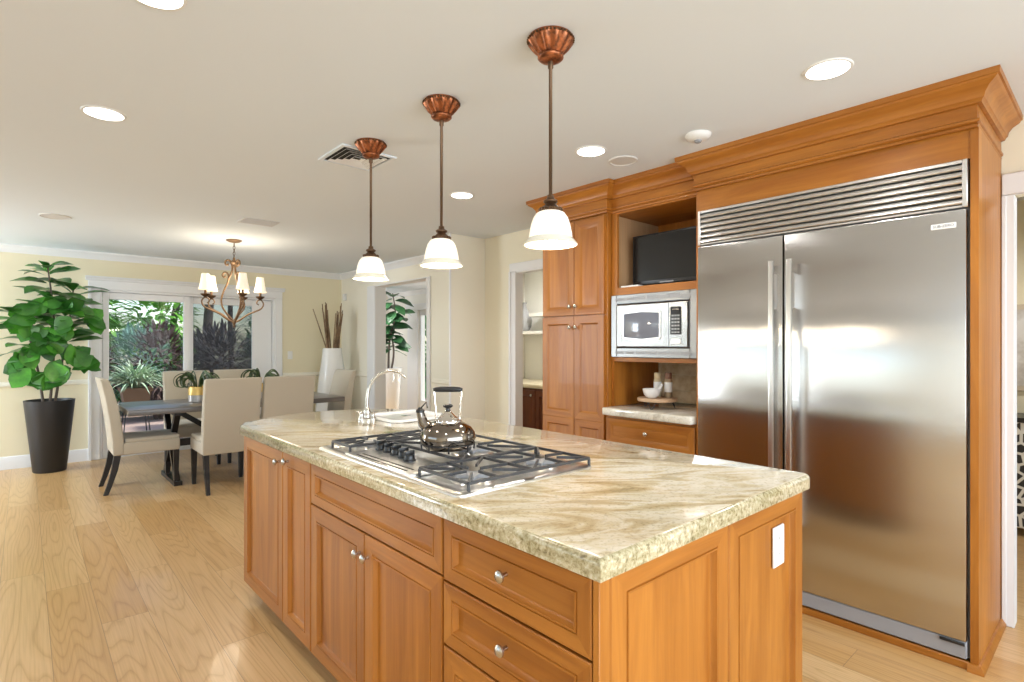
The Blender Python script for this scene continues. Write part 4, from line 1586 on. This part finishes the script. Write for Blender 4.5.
# riser, bowl, jars
RX, RY = 3.10, 2.05
t = thing('wooden_riser', 'round wooden riser on black hairpin legs in the nook', 'riser', (RX, RY, 0.93))
MB().lathe([(0.0, 0.0), (0.124, 0.0), (0.128, 0.005), (0.128, 0.017), (0.124, 0.022), (0.0, 0.022)], (RX, RY, 0.978), 36).build('top', wood('pale_board', (0.66, 0.44, 0.27), (0.52, 0.33, 0.19), 'y', 0.5, 0.0), t)
for a in (75, 195, 315):
    a = math.radians(a)
    p = Vector((RX + 0.095 * math.cos(a), RY + 0.095 * math.sin(a), 0.979))
    tdir = Vector((-math.sin(a), math.cos(a), 0))
    rdir = Vector((math.cos(a), math.sin(a), 0))
    q = p + rdir * 0.02
    q.z = 0.9335
    MB().tube([p + tdir * 0.028, q + tdir * 0.004, q - tdir * 0.004, p - tdir * 0.028], 0.003, 6).build('leg', IRON, t)
zt = 1.0005
o_ = (RX - 0.045, RY + 0.012, zt)
mb = MB().lathe([(0.0, 0.0), (0.026, 0.0), (0.034, 0.004), (0.050, 0.022), (0.058, 0.048), (0.060, 0.060), (0.056, 0.060), (0.050, 0.028), (0.030, 0.010), (0.0, 0.008)], o_, 30)
mo = Vector(o_)
o = mb.build('bowl', CERAMIC, origin=o_)
tag(o, 'white bowl on the wooden riser in front of the jars', 'bowl')
s_ = mo + sc_r * 0.055 + Vector((0, 0, 0.055))
MB().tube([s_ - sc_r * 0.03 + Vector((0, 0, -0.015)), s_ + Vector((0, 0, 0.012)), s_ + sc_r * 0.014 + Vector((0, 0, 0.034))], [0.008, 0.011, 0.009], 8).build('spout_lip', CERAMIC, o)


def spice_jar(x, y, label, top, topmat, fill):
    t = thing('spice_jar', label, 'jar', (x, y, zt), 'spice jars on the riser')
    MB().lathe([(0.0, 0.0), (0.023, 0.0), (0.025, 0.004), (0.025, 0.112), (0.019, 0.122), (0.0, 0.122)], (x, y, zt), 20).build('body', fill, t)
    MB().lathe([(0.0256, 0.036), (0.0258, 0.038), (0.0258, 0.098), (0.0256, 0.100)], (x, y, zt), 24).build('paper_label', WHITEP, t)
    MB().lathe([(0.0, 0.122), (0.021, 0.122), (0.022, 0.126), (0.022, top - 0.004), (0.019, top), (0.0, top)], (x, y, zt), 20).build('lid', topmat, t)


spice_jar(RX + 0.058, RY + 0.036, 'slim spice jar with pale cork lid, left of the pair', 0.160, mat('pale_cork', (0.62, 0.50, 0.30), 0.7), mat('pale_spice', (0.55, 0.46, 0.28), 0.4))
spice_jar(RX + 0.062, RY - 0.044, 'slim spice jar with dark brown lid, right of the pair', 0.164, mat('dark_cork', (0.20, 0.10, 0.06), 0.6), mat('brown_spice', (0.34, 0.25, 0.15), 0.4))

# ---- pantry cabinet
PX = 2.948
PY0, PY1 = 2.336, 2.945
t = thing('pantry_cabinet', 'tall cherry pantry cabinet with four panelled doors left of the microwave', 'cabinet', (3.2, 2.64, 0))
MB().box(PX, BX, PY0, PY1, 0.10, 2.30).build('carcass', WV, t)
MB().box(PX + 0.07, BX, PY0, PY1, 0.0, 0.10).build('toe_kick', WTOE, t)
ym = (PY0 + PY1) / 2 - 0.016
for a, b, z0, z1, kz, ks in ((PY1 - 0.004, ym + 0.002, 0.105, 1.548, 1.470, -1), (ym - 0.002, PY0 + 0.020, 0.105, 1.548, 1.470, 1),
                             (PY1 - 0.004, ym + 0.002, 1.556, 2.226, 1.618, -1), (ym - 0.002, PY0 + 0.020, 1.556, 2.226, 1.618, 1)):
    w = a - b
    if z1 < 1.6:
        # two fields separated by a middle rail
        mb = MB().panel((PX, a, z0), (0, -1, 0), (0, 0, 1), (-1, 0, 0), w, 0.715, [(0, 0), (0, 0.017), (0.003, 0.020), (0.050, 0.020), (0.060, 0.009), (0.064, 0.009)], (0, 1, 0))
        mb.panel((PX, a, z0 + 0.715), (0, -1, 0), (0, 0, 1), (-1, 0, 0), w, z1 - z0 - 0.715, [(0, 0), (0, 0.017), (0.0005, 0.020), (0.050, 0.020), (0.060, 0.009), (0.064, 0.009)], (0, 1, 0))
    else:
        mb = MB().panel((PX, a, z0), (0, -1, 0), (0, 0, 1), (-1, 0, 0), w, z1 - z0, [(0, 0), (0, 0.017), (0.003, 0.020), (0.048, 0.020), (0.064, 0.009), (0.068, 0.009)], (0, 1, 0))
    d = mb.build('door', [WV, WH], t)
    kyy = (b + 0.026) if ks < 0 else (a - 0.026)
    knob(d, (PX - 0.020, kyy, kz), (-1, 0, 0))
mb = MB().sweep(CROWN, [(3.06, 2.336), (2.932, 2.336), (2.932, PY1 - 0.002), (BX, PY1 - 0.002)], 0, -1)
mb.box(2.932, BX, 2.336, PY1 - 0.002, 2.30, 2.4315)
mb.build('crown_molding', WH, t)

# ================================================================ PANTRY ROOM (through the doorway)
t = thing('pantry_base_cabinet', 'dark cherry base cabinet seen through the pantry doorway', 'cabinet', (4.5, 3.9, 0))
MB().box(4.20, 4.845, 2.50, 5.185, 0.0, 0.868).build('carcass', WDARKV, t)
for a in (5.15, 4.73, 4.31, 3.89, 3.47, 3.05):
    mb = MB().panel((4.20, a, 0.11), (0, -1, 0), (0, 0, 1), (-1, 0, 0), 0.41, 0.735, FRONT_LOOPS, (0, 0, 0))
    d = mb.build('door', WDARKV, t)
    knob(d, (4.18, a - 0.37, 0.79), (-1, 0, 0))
o = MB().box(4.16, 4.845, 2.46, 5.195, 0.870, 0.912, bev=0.008, seg=2).build('pantry_countertop', mat('cream_stone', (0.70, 0.62, 0.44), 0.35), origin=(4.5, 3.5, 0.87))
tag(o, 'cream stone counter on the dark pantry cabinet', 'countertop')
o = MB().box(4.55, 4.848, 3.40, 5.195, 1.475, 1.515, bev=0.004).build('wall_shelf', OFFWHITE, origin=(4.85, 3.9, 1.44))
tag(o, 'white pantry shelf that carries the grey bottle vase', 'shelf', 'white pantry shelves')
o = MB().box(4.60, 4.848, 2.60, 4.86, 1.690, 1.735, bev=0.004).build('wall_shelf', OFFWHITE, origin=(4.85, 3.2, 1.6))
tag(o, 'upper white pantry shelf partly behind the tall cabinet', 'shelf', 'white pantry shelves')
vx, vy = 4.68, 5.02
o = MB().lathe([(0.0, 0.0), (0.05, 0.0), (0.085, 0.055), (0.098, 0.13), (0.085, 0.20), (0.045, 0.26), (0.026, 0.29), (0.024, 0.335), (0.034, 0.36), (0.028, 0.36), (0.0, 0.32)],
              (vx, vy, 1.5155), 28).build('bottle_vase', GREYPOT, origin=(vx, vy, 1.5155), sharp=80)
tag(o, 'grey bottle-shaped vase on the pantry shelf', 'vase')
down_lamp(4.2, 4.1, H - 0.03, 95, 0.08, angle=165)  # added lamp without a fixture, brightens the pantry room

# ================================================================ HALL BEYOND RIGHT DOORWAY
t = thing('accent_chest', 'black and white patterned chest just visible through the right doorway', 'chest', (5.40, 0.35, 0))
def pattern_mat():
    m = mat('lattice_pattern', (0.8, 0.78, 0.7), 0.5)
    n, l = nt(m)
    mp = mapping(m, (1, 1, 1))
    v = n.new('ShaderNodeTexVoronoi')
    v.feature = 'DISTANCE_TO_EDGE'
    v.inputs['Scale'].default_value = 14
    l.new(mp.outputs[0], v.inputs['Vector'])
    r = ramp(m, v.outputs['Distance'], [(0.10, (0.75, 0.72, 0.64)), (0.14, (0.02, 0.018, 0.016))])
    l.new(r.outputs[0], bsdf(m).inputs['Base Color'])
    return m
PAT = pattern_mat()
MB().box(5.22, 5.595, -0.15, 0.62, 0.06, 0.80, bev=0.004).build('body', PAT, t)
MB().box(5.20, 5.598, -0.17, 0.64, 0.802, 0.835, bev=0.004).build('top', EBONY, t)
for a, b in ((5.25, -0.12), (5.25, 0.59), (5.57, -0.12), (5.57, 0.59)):
    MB().box(a - 0.02, a + 0.02, b - 0.02, b + 0.02, 0.0, 0.058).build('leg', EBONY, t)
t = thing('framed_picture', 'pale framed picture on the wall beyond the right doorway', 'picture', (5.6, 0.3, 1.3))
MB().box(5.57, 5.598, -0.25, 0.62, 1.00, 1.65, bev=0.004).build('frame', mat('pale_frame', (0.62, 0.52, 0.38), 0.5), t)
MB().box(5.564, 5.572, -0.21, 0.58, 1.04, 1.61).build('artwork', leafmat('pale_print', (0.55, 0.50, 0.44), (0.78, 0.75, 0.70), 0.6, 7), t)
down_lamp(4.6, 0.0, H - 0.03, 80, 0.08, angle=165)  # added lamp without a fixture, lights the space past the doorway

# ================================================================ DINING AREA
def make_chair():
    t = thing('dining_chair', '', 'chair', (0, 0, 0), 'cream upholstered dining chairs')
    W = 0.238
    mb = MB().box(-W, W, -0.20, 0.275, 0.345, 0.455, bev=0.014, seg=3)
    mb.build('seat', CHAIRF, t, sharp=70)
    mb = MB().box(-W + 0.006, W - 0.006, -0.16, 0.272, 0.450, 0.492, bev=0.016, seg=3)
    mb.build('seat_cushion', CHAIRF, t, sharp=70)
    prof_f = [(-0.165, 0.350), (-0.168, 0.47), (-0.182, 0.62), (-0.212, 0.80), (-0.250, 0.95), (-0.282, 1.035)]
    prof_b = [(-0.345, 1.045), (-0.335, 1.00), (-0.305, 0.86), (-0.275, 0.66), (-0.255, 0.48), (-0.248, 0.345)]
    mb = MB().prism(prof_f + prof_b, -W - 0.004, W + 0.004, axis='x', bev=0.013, seg=3)
    mb.build('backrest', CHAIRF, t, sharp=50)
    for s in (-1, 1):
        x = s * (W - 0.028)
        # front leg, straight and tapered
        mb = MB()
        vs = []
        for (y, z, h) in ((0.245, 0.344, 0.024), (0.245, 0.0, 0.016)):
            vs += [(x - h, y - h, z), (x + h, y - h, z), (x + h, y + h, z), (x - h, y + h, z)]
        mb.add(vs, [(0, 1, 2, 3), (7, 6, 5, 4), (0, 4, 5, 1), (1, 5, 6, 2), (2, 6, 7, 3), (3, 7, 4, 0)])
        mb.build('leg', EBONY, t)
        mb = MB()
        vs = []
        L = [(-0.215, 0.344, 0.026), (-0.235, 0.22, 0.024), (-0.270, 0.09, 0.020), (-0.300, 0.0, 0.018)]
        for (y, z, h) in L:
            vs += [(x - h * 0.85, y - h, z), (x + h * 0.85, y - h, z), (x + h * 0.85, y + h, z), (x - h * 0.85, y + h, z)]
        fs = [(0, 1, 2, 3), (15, 14, 13, 12)]
        for k in range(3):
            for i in range(4):
                j = (i + 1) % 4
                fs.append((k * 4 + i, k * 4 + j, k * 4 + 4 + j, k * 4 + 4 + i))
        mb.add(vs, fs)
        mb.build('leg', EBONY, t)
    return t


ch = make_chair()
ch['label'] = 'cream upholstered chair at the left head of the dining table, seen side on'
ch.location = (0.845, 6.285, 0)
ch.rotation_euler = (0, 0, -PI / 2)
dup(ch, (1.440, 5.770, 0), 0.0, 'cream dining chair with its back to the island, fully visible left one')
dup(ch, (1.950, 5.770, 0), 0.0, 'cream dining chair with its back to the island, half hidden by the counter')
dup(ch, (1.430, 7.060, 0), PI, 'cream dining chair on the window side, behind the left ribbon-leaf plant')
dup(ch, (1.960, 7.060, 0), PI, 'cream dining chair on the window side, right of the other one')
dup(ch, (2.640, 6.385, 0), PI / 2, 'pale dining chair at the right head of the table, before the twig vase')

TX0, TX1, TY0, TY1 = 0.69, 2.715, 5.895, 6.83
t = thing('dining_table', 'long dark weathered wooden trestle dining table', 'table', (1.70, 6.36, 0))
mb = MB().prism([(TX0, TY0), (TX1, TY0), (TX1, TY1), (TX0, TY1)], 0.708, 0.76, bev=0.005, seg=2)
mb.build('tabletop', SLATE, t)
for x in (1.10, 2.30):
    mb = MB()
    mb.bar((x, 6.06, 0.70), (x, 6.62, 0.03), 0.05, 0.055)
    mb.bar((x + 0.002, 6.66, 0.70), (x + 0.002, 6.10, 0.03), 0.048, 0.053)
    mb.bar((x, 6.00, 0.690), (x, 6.72, 0.690), 0.07, 0.036)
    mb.bar((x, 6.03, 0.020), (x, 6.69, 0.020), 0.07, 0.040)
    mb.build('trestle', EBONY, t)
mb = MB().bar((1.10, 6.36, 0.365), (2.30, 6.36, 0.365), 0.05, 0.07)
mb.build('stretcher', EBONY, t)
for s, x in ((1, 1.14), (-1, 2.26)):
    MB().bar((x, 6.36, 0.69), (x + s * 0.42, 6.36, 0.39), 0.04, 0.05).build('brace', EBONY, t)


def ribbon_plant(x, y, label, seed, rot):
    rng = random.Random(seed)
    t = thing('ribbon_leaf_plant', label, 'plant', (x, y, 0.76), 'centrepiece plants on the dining table')
    z0 = 0.7605
    MB().lathe([(0.0, 0.0), (0.082, 0.0), (0.088, 0.004), (0.090, 0.070), (0.0885, 0.0702)], (x, y, z0), 28).build('base_band', SILVERG, t)
    MB().lathe([(0.0885, 0.070), (0.090, 0.072), (0.088, 0.150), (0.084, 0.156), (0.078, 0.152), (0.076, 0.13), (0.0, 0.13)], (x, y, z0), 28).build('pot', GOLD, t)
    mb = MB()
    for i in range(26):
        a = rot + (PI if i % 2 else 0) + rng.uniform(-0.75, 0.75)
        d = Vector((math.sin(T), -math.cos(T), 0)) * math.cos(a) + Vector((math.cos(T), math.sin(T), 0)) * math.sin(a)
        L = rng.uniform(0.10, 0.19)
        hh = rng.uniform(0.11, 0.19)
        base = Vector((x, y, z0 + 0.13)) + d * 0.02
        c = [base, base + d * L * 0.25 + Vector((0, 0, hh * 0.75)), base + d * L * 0.65 + Vector((0, 0, hh)), base + d * L + Vector((0, 0, hh * 0.72)), base + d * L * 0.97 + Vector((0, 0, hh * 0.25)),
             base + d * L * 0.66 + Vector((0, 0, hh * 0.12)), base + d * L * 0.52 + Vector((0, 0, hh * 0.38))]
        cut = rng.choice([5, 6, 7, 7])
        pts = smooth_pts(c[:cut], 4)
        n_ = len(pts)
        mb.tube(pts, [0.0115 * (1 - 0.6 * k / n_) for k in range(n_)], 6, flat=0.5)
    mb.build('leaves', DARKLEAF, t, sharp=80)


ribbon_plant(1.345, 6.40, 'gold pot of dark curling ribbon leaves, left on the dining table', 3, 0.0)
ribbon_plant(1.975, 6.40, 'gold pot of dark curling ribbon leaves, right one between the chair backs', 8, 0.0)

# ---- fig tree in the tall charcoal planter
PXc, PYc = 0.205, 7.66
t = thing('potted_fig_tree', 'large fiddle-leaf fig in a tall charcoal planter left of the glass doors', 'plant', (PXc, PYc, 0))
mb = MB().lathe([(0.0, 0.0), (0.135, 0.0), (0.142, 0.008), (0.214, 0.745), (0.216, 0.76), (0.203, 0.76), (0.198, 0.70), (0.0, 0.70)], (PXc, PYc, 0), 40)
mb.build('planter', PLANTER, t)
MB().lathe([(0.0, 0.702), (0.12, 0.712), (0.197, 0.704)], (PXc, PYc, 0), 24).build('soil', SOIL, t)
rng = random.Random(5)
mb = MB()
stems = [[(0.0, 0, 0.70), (0.03, -0.02, 1.2), (0.03, 0.0, 1.7), (-0.02, 0.0, 2.20)], [(0.04, 0.02, 0.70), (0.10, 0.0, 1.15), (0.16, 0.0, 1.6), (0.20, 0.01, 1.98)], [(-0.05, 0.0, 0.70), (-0.1, -0.02, 1.1), (-0.18, -0.03, 1.50), (-0.22, -0.02, 1.68)]]
for s in stems:
    pts = smooth_pts([(PXc + a, PYc + b, c) for a, b, c in s], 5)
    n_ = len(pts)
    mb.tube(pts, [0.014 - 0.008 * i / n_ for i in range(n_)], 7)
mb.build('stem', BARK, t, sharp=80)
mb = MB()
rt_ = Vector((math.sin(T), -math.cos(T), 0))
def stem_at(s, u):
    p = [Vector(q) for q in s]
    k = min(int(u * (len(p) - 1)), len(p) - 2)
    f = u * (len(p) - 1) - k
    return Vector((PXc, PYc, 0)) + p[k].lerp(p[k + 1], f)
view = Vector((-0.03, -1.0, 0.12)).normalized()
for si, s in enumerate(stems):
    N = (30, 28, 16)[si]
    for i in range(N):
        u = 0.45 + 0.55 * (i + 0.5) / N
        p = stem_at(s, u)
        a = i * 2.4 + si + rng.uniform(-0.3, 0.3)
        d = Vector((math.cos(a), math.sin(a) * 0.7, rng.uniform(0.05, 0.45)))
        L = rng.uniform(0.26, 0.36) * (1.0 if p.z < 2.0 else 0.8)
        if p.y + d.y * L > 7.88:
            d.y *= -0.4
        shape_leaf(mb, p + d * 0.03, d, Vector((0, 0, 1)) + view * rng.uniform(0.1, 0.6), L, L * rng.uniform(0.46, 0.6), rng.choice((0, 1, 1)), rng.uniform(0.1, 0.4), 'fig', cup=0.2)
# dense rounded leaves that mostly face into the room
for i in range(150):
    band = i % 2
    zc_, rx_, rz_ = ((1.58, 0.36, 0.24), (1.10, 0.34, 0.24))[band]
    a = i * 2.39996
    q = math.sqrt(((i * 0.618) % 1.0))
    p = Vector((PXc + 0.02 - 0.03 * band + rx_ * q * math.cos(a), PYc - 0.12 * (1 - q) - rng.uniform(0.0, 0.16), zc_ + rz_ * q * math.sin(a)))
    b_ = a * (0.5 + 0.5 * q) + rng.uniform(-1.3, 1.3)
    d = Vector((math.cos(b_), rng.uniform(-0.6, 0.15), math.sin(b_) * 0.8))
    L = rng.uniform(0.15, 0.24)
    up_ = view + Vector((rng.uniform(-.6, .6), 0, rng.uniform(-.1, .9)))
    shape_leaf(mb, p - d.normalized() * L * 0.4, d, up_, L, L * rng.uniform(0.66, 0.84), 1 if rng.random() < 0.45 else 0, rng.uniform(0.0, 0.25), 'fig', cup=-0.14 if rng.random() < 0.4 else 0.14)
for i in range(9):
    a = i * 0.75
    p = Vector((PXc - 0.02 + 0.02 * math.cos(a), PYc + 0.02 * math.sin(a), 2.10 + 0.010 * i))
    d = Vector((math.cos(a), math.sin(a) * 0.7, rng.uniform(0.35, 0.9)))
    L = rng.uniform(0.17, 0.24)
    shape_leaf(mb, p, d, Vector((0, 0, 1)) + view * 0.5, L, L * 0.48, 0, 0.3, 'fig', cup=0.2)
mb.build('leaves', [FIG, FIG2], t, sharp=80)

# ---- white floor vase with twigs
vx, vy = 3.30, 7.58
t = thing('floor_vase', 'tall white floor vase of dry brown twigs in the dining corner', 'vase', (vx, vy, 0))
MB().lathe([(0.0, 0.0), (0.16, 0.0), (0.205, 0.02), (0.235, 0.20), (0.225, 0.48), (0.190, 0.85), (0.150, 1.12), (0.132, 1.28), (0.130, 1.30), (0.122, 1.30), (0.120, 1.22), (0.0, 1.15)],
           (vx, vy, 0), 36).build('vessel', CERAMIC, t, sharp=70)
rng = random.Random(11)
for i in range(24):
    side = -1 if i < 12 else 1
    ox = side * rng.uniform(0.02, 0.075)
    oy = rng.uniform(-0.06, 0.06)
    b = Vector((vx, vy, 1.16)) + rt_ * ox + Vector((0.75 * oy, 0.66 * oy, 0))
    lean = side * rng.uniform(0.02, 0.10) + (-0.14 if i in (0, ) else 0)
    tip = b + rt_ * lean + Vector((0.66, 0.75, 0)) * rng.uniform(-0.05, 0.05) + Vector((0, 0, rng.uniform(0.60, 0.80)))
    midp = b.lerp(tip, 0.5) + rt_ * rng.uniform(-0.008, 0.008)
    MB().tube([b, midp, tip], [0.0085, 0.008, 0.006], 6).build('twig', TWIG, t, sharp=80)

# ---- second fig in the room beyond
qx, qy = 5.16, 9.28
t = thing('potted_fig_tree', 'dark fiddle-leaf fig in a white planter seen through the wide opening', 'plant', (qx, qy, 0))
MB().lathe([(0.0, 0.0), (0.16, 0.0), (0.165, 0.01), (0.225, 0.90), (0.227, 0.915), (0.212, 0.915), (0.205, 0.86), (0.0, 0.86)], (qx, qy, 0), 32).build('planter', CERAMIC, t)
MB().lathe([(0.0, 0.862), (0.1, 0.868), (0.204, 0.863)], (qx, qy, 0), 20).build('soil', SOIL, t)
rng = random.Random(21)
mb = MB()
S2 = [[(-0.02, 0, 0.86), (0.0, 0, 1.4), (0.10, -0.02, 1.9), (0.06, 0, 2.32)], [(0.03, 0, 0.86), (0.08, 0, 1.2), (0.02, 0, 1.6), (-0.12, 0, 2.0)]]
for s in S2:
    pts = smooth_pts([Vector((qx, qy, 0)) + rt_ * a + Vector((0, b, c)) for a, b, c in s], 5)
    n_ = len(pts)
    mb.tube(pts, [0.022 - 0.012 * i / n_ for i in range(n_)], 7)
mb.build('stem', BARK, t, sharp=80)
mb = MB()
for si, s in enumerate(S2):
    for i in range(26):
        u = 0.36 + 0.64 * (i + 0.5) / 26
        p_ = [Vector(q) for q in s]
        k = min(int(u * 3), 2)
        f = u * 3 - k
        lp = p_[k].lerp(p_[k + 1], f)
        p = Vector((qx, qy, 0)) + rt_ * lp.x + Vector((0, lp.y, lp.z))
        a = i * 2.4 + si
        d = rt_ * math.cos(a) + Vector((0.66, 0.75, 0)) * math.sin(a) * 0.8 + Vector((0, 0, rng.uniform(-0.35, 0.3)))
        L = rng.uniform(0.26, 0.40)
        if p.x + d.x * L > 5.75:
            d.x *= -0.3
        shape_leaf(mb, p + d * 0.03, d, (-0.3, -0.35, 1), L, L * rng.uniform(0.6, 0.8), 0, rng.uniform(0.1, 0.45), 'fig', cup=0.12)
mb.build('leaves', FIGD, t, sharp=80)
area_lamp('daylight_fill', (3.80, 9.35, 1.5), (1, 0, 0), 1.9, 1.3, 26, (0.97, 0.98, 1.0))  # added fill lamp at an unseen opening, brightens the far wall and fig
down_lamp(4.7, 7.4, H - 0.03, 70, 0.1, angle=165)  # this lamp and the next are added without fixtures to brighten the room
down_lamp(4.7, 9.0, H - 0.03, 60, 0.1, angle=165)

# ================================================================ GARDEN
mb = MB().box(-8, 14, 8.2, 22, -0.12, -0.02)
o = mb.build('patio', PAVER)
o['kind'] = 'structure'
o['label'] = 'pinkish brick paver patio outside the glass doors'


def strap_plant(x, y, z, n, L, W_, material, seed, label, cat='plant', pot=None, group=None):
    rng = random.Random(seed)
    t = thing('spider_plant', label, cat, (x, y, z), group)
    mb = MB()
    for i in range(n):
        a = rng.uniform(0, 2 * PI)
        el = rng.uniform(0.50, 1.35)
        d = Vector((math.cos(a) * math.cos(el), math.sin(a) * math.cos(el), math.sin(el)))
        l_ = L * rng.uniform(0.7, 1.1)
        shape_leaf(mb, (x + rng.uniform(-.05, .05), y + rng.uniform(-.05, .05), z), d, (0, 0, 1), l_, W_, 0, rng.uniform(0.35, 0.65), 'strap', cup=0.3)
    mb.build('leaves', material, t, sharp=80)
    return t


sx, sy = 1.28, 10.15
t = strap_plant(sx, sy, 0.69, 280, 0.78, 0.036, SPIDER, 4, 'pale striped spider plant in a square brown pot on a wire stand outside')
mb = MB()
vs = []
for z, h in ((0.42, 0.15), (0.64, 0.185), (0.64, 0.20), (0.69, 0.205)):
    vs += [(sx - h, sy - h, z), (sx + h, sy - h, z), (sx + h, sy + h, z), (sx - h, sy + h, z)]
fs = [(0, 1, 2, 3), (15, 14, 13, 12)]
for k in range(3):
    for i in range(4):
        j = (i + 1) % 4
        fs.append((k * 4 + i, k * 4 + j, k * 4 + 4 + j, k * 4 + 4 + i))
mb.add(vs, fs)
mb.build('pot', TERRA, t)
for a, b in ((-1, -1), (1, -1), (1, 1), (-1, 1)):
    MB().tube([(sx + a * 0.13, sy + b * 0.13, 0.42), (sx + a * 0.15, sy + b * 0.15, 0.2), (sx + a * 0.17, sy + b * 0.17, -0.02)], 0.009, 6).build('stand_leg', IRON, t)


def shrub(x, y, zc, r, rz, n, leaf, material, seed, label, kind='oval', wr=0.4, name='garden_shrub', base=None, droop=0.3):
    rng = random.Random(seed)
    t = thing(name, label, 'shrub', (x, y, -0.02), 'garden shrubs beyond the glass doors')
    mb = MB()
    for i in range(n):
        a = rng.uniform(0, 2 * PI)
        e = rng.uniform(-1, 1)
        q = rng.uniform(0.35, 1.0) ** 0.5
        c = math.sqrt(1 - e * e)
        p = Vector((x + r * q * c * math.cos(a), y + r * q * c * math.sin(a), zc + rz * q * e))
        if p.z < 0.05:
            p.z = rng.uniform(0.05, 0.6)
        d = Vector((math.cos(a) * c + rng.uniform(-.5, .5), math.sin(a) * c + rng.uniform(-.5, .5), e + rng.uniform(-.3, .7)))
        l_ = leaf * rng.uniform(0.6, 1.2)
        shape_leaf(mb, p, d, (0, 0, 1), l_, l_ * wr, 0, droop, kind, cup=0.2)
    mb.build('foliage', material, t, sharp=80)
    mb = MB()
    for i in range(4):
        a = i * 1.6 + seed
        mb.tube([(x + 0.05 * math.cos(a), y + 0.05 * math.sin(a), -0.02), (x + r * 0.25 * math.cos(a), y + r * 0.25 * math.sin(a), zc * 0.5), (x + r * 0.5 * math.cos(a), y + r * 0.5 * math.sin(a), zc)], [0.03, 0.022, 0.01], 6)
    mb.build('stem', BARK, t, sharp=80)


G1 = [(0.75, REDBROWN, 'burgundy leaved shrub behind the spider plant, at the left edge of the left pane', 'strap', 0.16),
      (1.85, REDBROWN, 'burgundy leaved shrub behind the spider plant, toward the middle door frame', 'strap', 0.16),
      (2.95, GREYPURP, 'grey-purple shrub low at the left of the screened pane', 'strap', 0.16),
      (4.05, GREYPURP, 'grey-purple shrub low at the right of the screened pane', 'strap', 0.16)]
for i, (gx, gm, gl, gk, gw) in enumerate(G1):
    shrub(gx, 11.9, 0.95, 0.46, 0.78, 700, 0.27, gm, 3 + i, gl, gk, gw)
G2 = [(0.55, MIDG, 'mid-green shrub behind the burgundy shrubs at far left', 'oval', 0.30), (1.75, BLUEG, 'blue-green strappy shrub in the middle of the left pane', 'strap', 0.12),
      (3.0, GREYPURP, 'grey strappy shrub behind the middle door frame', 'strap', 0.13), (4.3, GREYPURP, 'grey strappy shrub right of centre in the screened pane', 'strap', 0.14)]
for i, (gx, gm, gl, gk, gw) in enumerate(G2):
    shrub(gx, 13.25, 0.95, 0.56, 0.72, 800, 0.34, gm, 13 + i, gl, gk, gw)
G3 = [(0.95, BRIGHTG, 'bright green overhanging shrub at upper left of the left pane', 'oval', 0.28), (2.30, BRIGHTG, 'bright green shrub high in the middle of the left pane', 'oval', 0.32),
      (4.75, BLUEG, 'blue-green palm-like shrub high at the right of the screened pane', 'strap', 0.12)]
for i, (gx, gm, gl, gk, gw) in enumerate(G3):
    shrub(gx, 14.7, 1.95, 0.62, 1.05, 900, 0.36, gm, 23 + i, gl, gk, gw)
shrub(7.9, 12.7, 1.2, 1.1, 1.2, 1100, 0.30, MIDG, 10, 'green shrub outside the narrow glazed door', 'oval', 0.4)


def tree_trunk(x, y, h, r, seed, label):
    rng = random.Random(seed)
    t = thing('tree', label, 'tree', (x, y, -0.02), 'slender trees at the back of the garden')
    pts = smooth_pts([(x, y, -0.02), (x + rng.uniform(-.1, .1), y, h * 0.35), (x + rng.uniform(-.2, .2), y, h * 0.7), (x + rng.uniform(-.3, .3), y, h)], 4)
    n_ = len(pts)
    MB().tube(pts, [r * (1 - 0.5 * i / n_) for i in range(n_)], 9).build('trunk', BARK, t, sharp=80)
    mb = MB()
    top = pts[-1]
    for i in range(220):
        a = rng.uniform(0, 2 * PI)
        e = rng.uniform(-0.7, 1)
        q = rng.uniform(0.2, 1.0)
        d = Vector((math.cos(a), math.sin(a), e))
        shape_leaf(mb, top + d * 0.38 * q, d, (0, 0, 1), rng.uniform(0.15, 0.28), 0.08, 0, 0.4, 'oval', cup=0.2)
    mb.build('crown', MIDG, t, sharp=80)


tree_trunk(2.55, 14.3, 4.2, 0.09, 1, 'slender tree whose trunk stands at the right of the left pane')
tree_trunk(3.15, 14.4, 5.6, 0.12, 2, 'dark tree trunk at the left edge of the screened pane')
tree_trunk(3.95, 15.1, 7.0, 0.07, 3, 'thin tree trunk near the middle of the screened pane')

# garden hedge closing the view
for i, (hx, hw) in enumerate(((-0.6, 'far left'), (1.4, 'middle left'), (3.4, 'middle right'), (5.4, 'right end'))):
    shrub(hx, 16.8, 0.95 if i != 2 else 0.7, 0.85, 1.1 if i != 2 else 0.8, 800, 0.36, MIDG if i != 2 else GREYPURP, 30 + i, 'dense hedge plant at the back of the garden, ' + hw, 'oval', 0.45, 'hedge_plant')
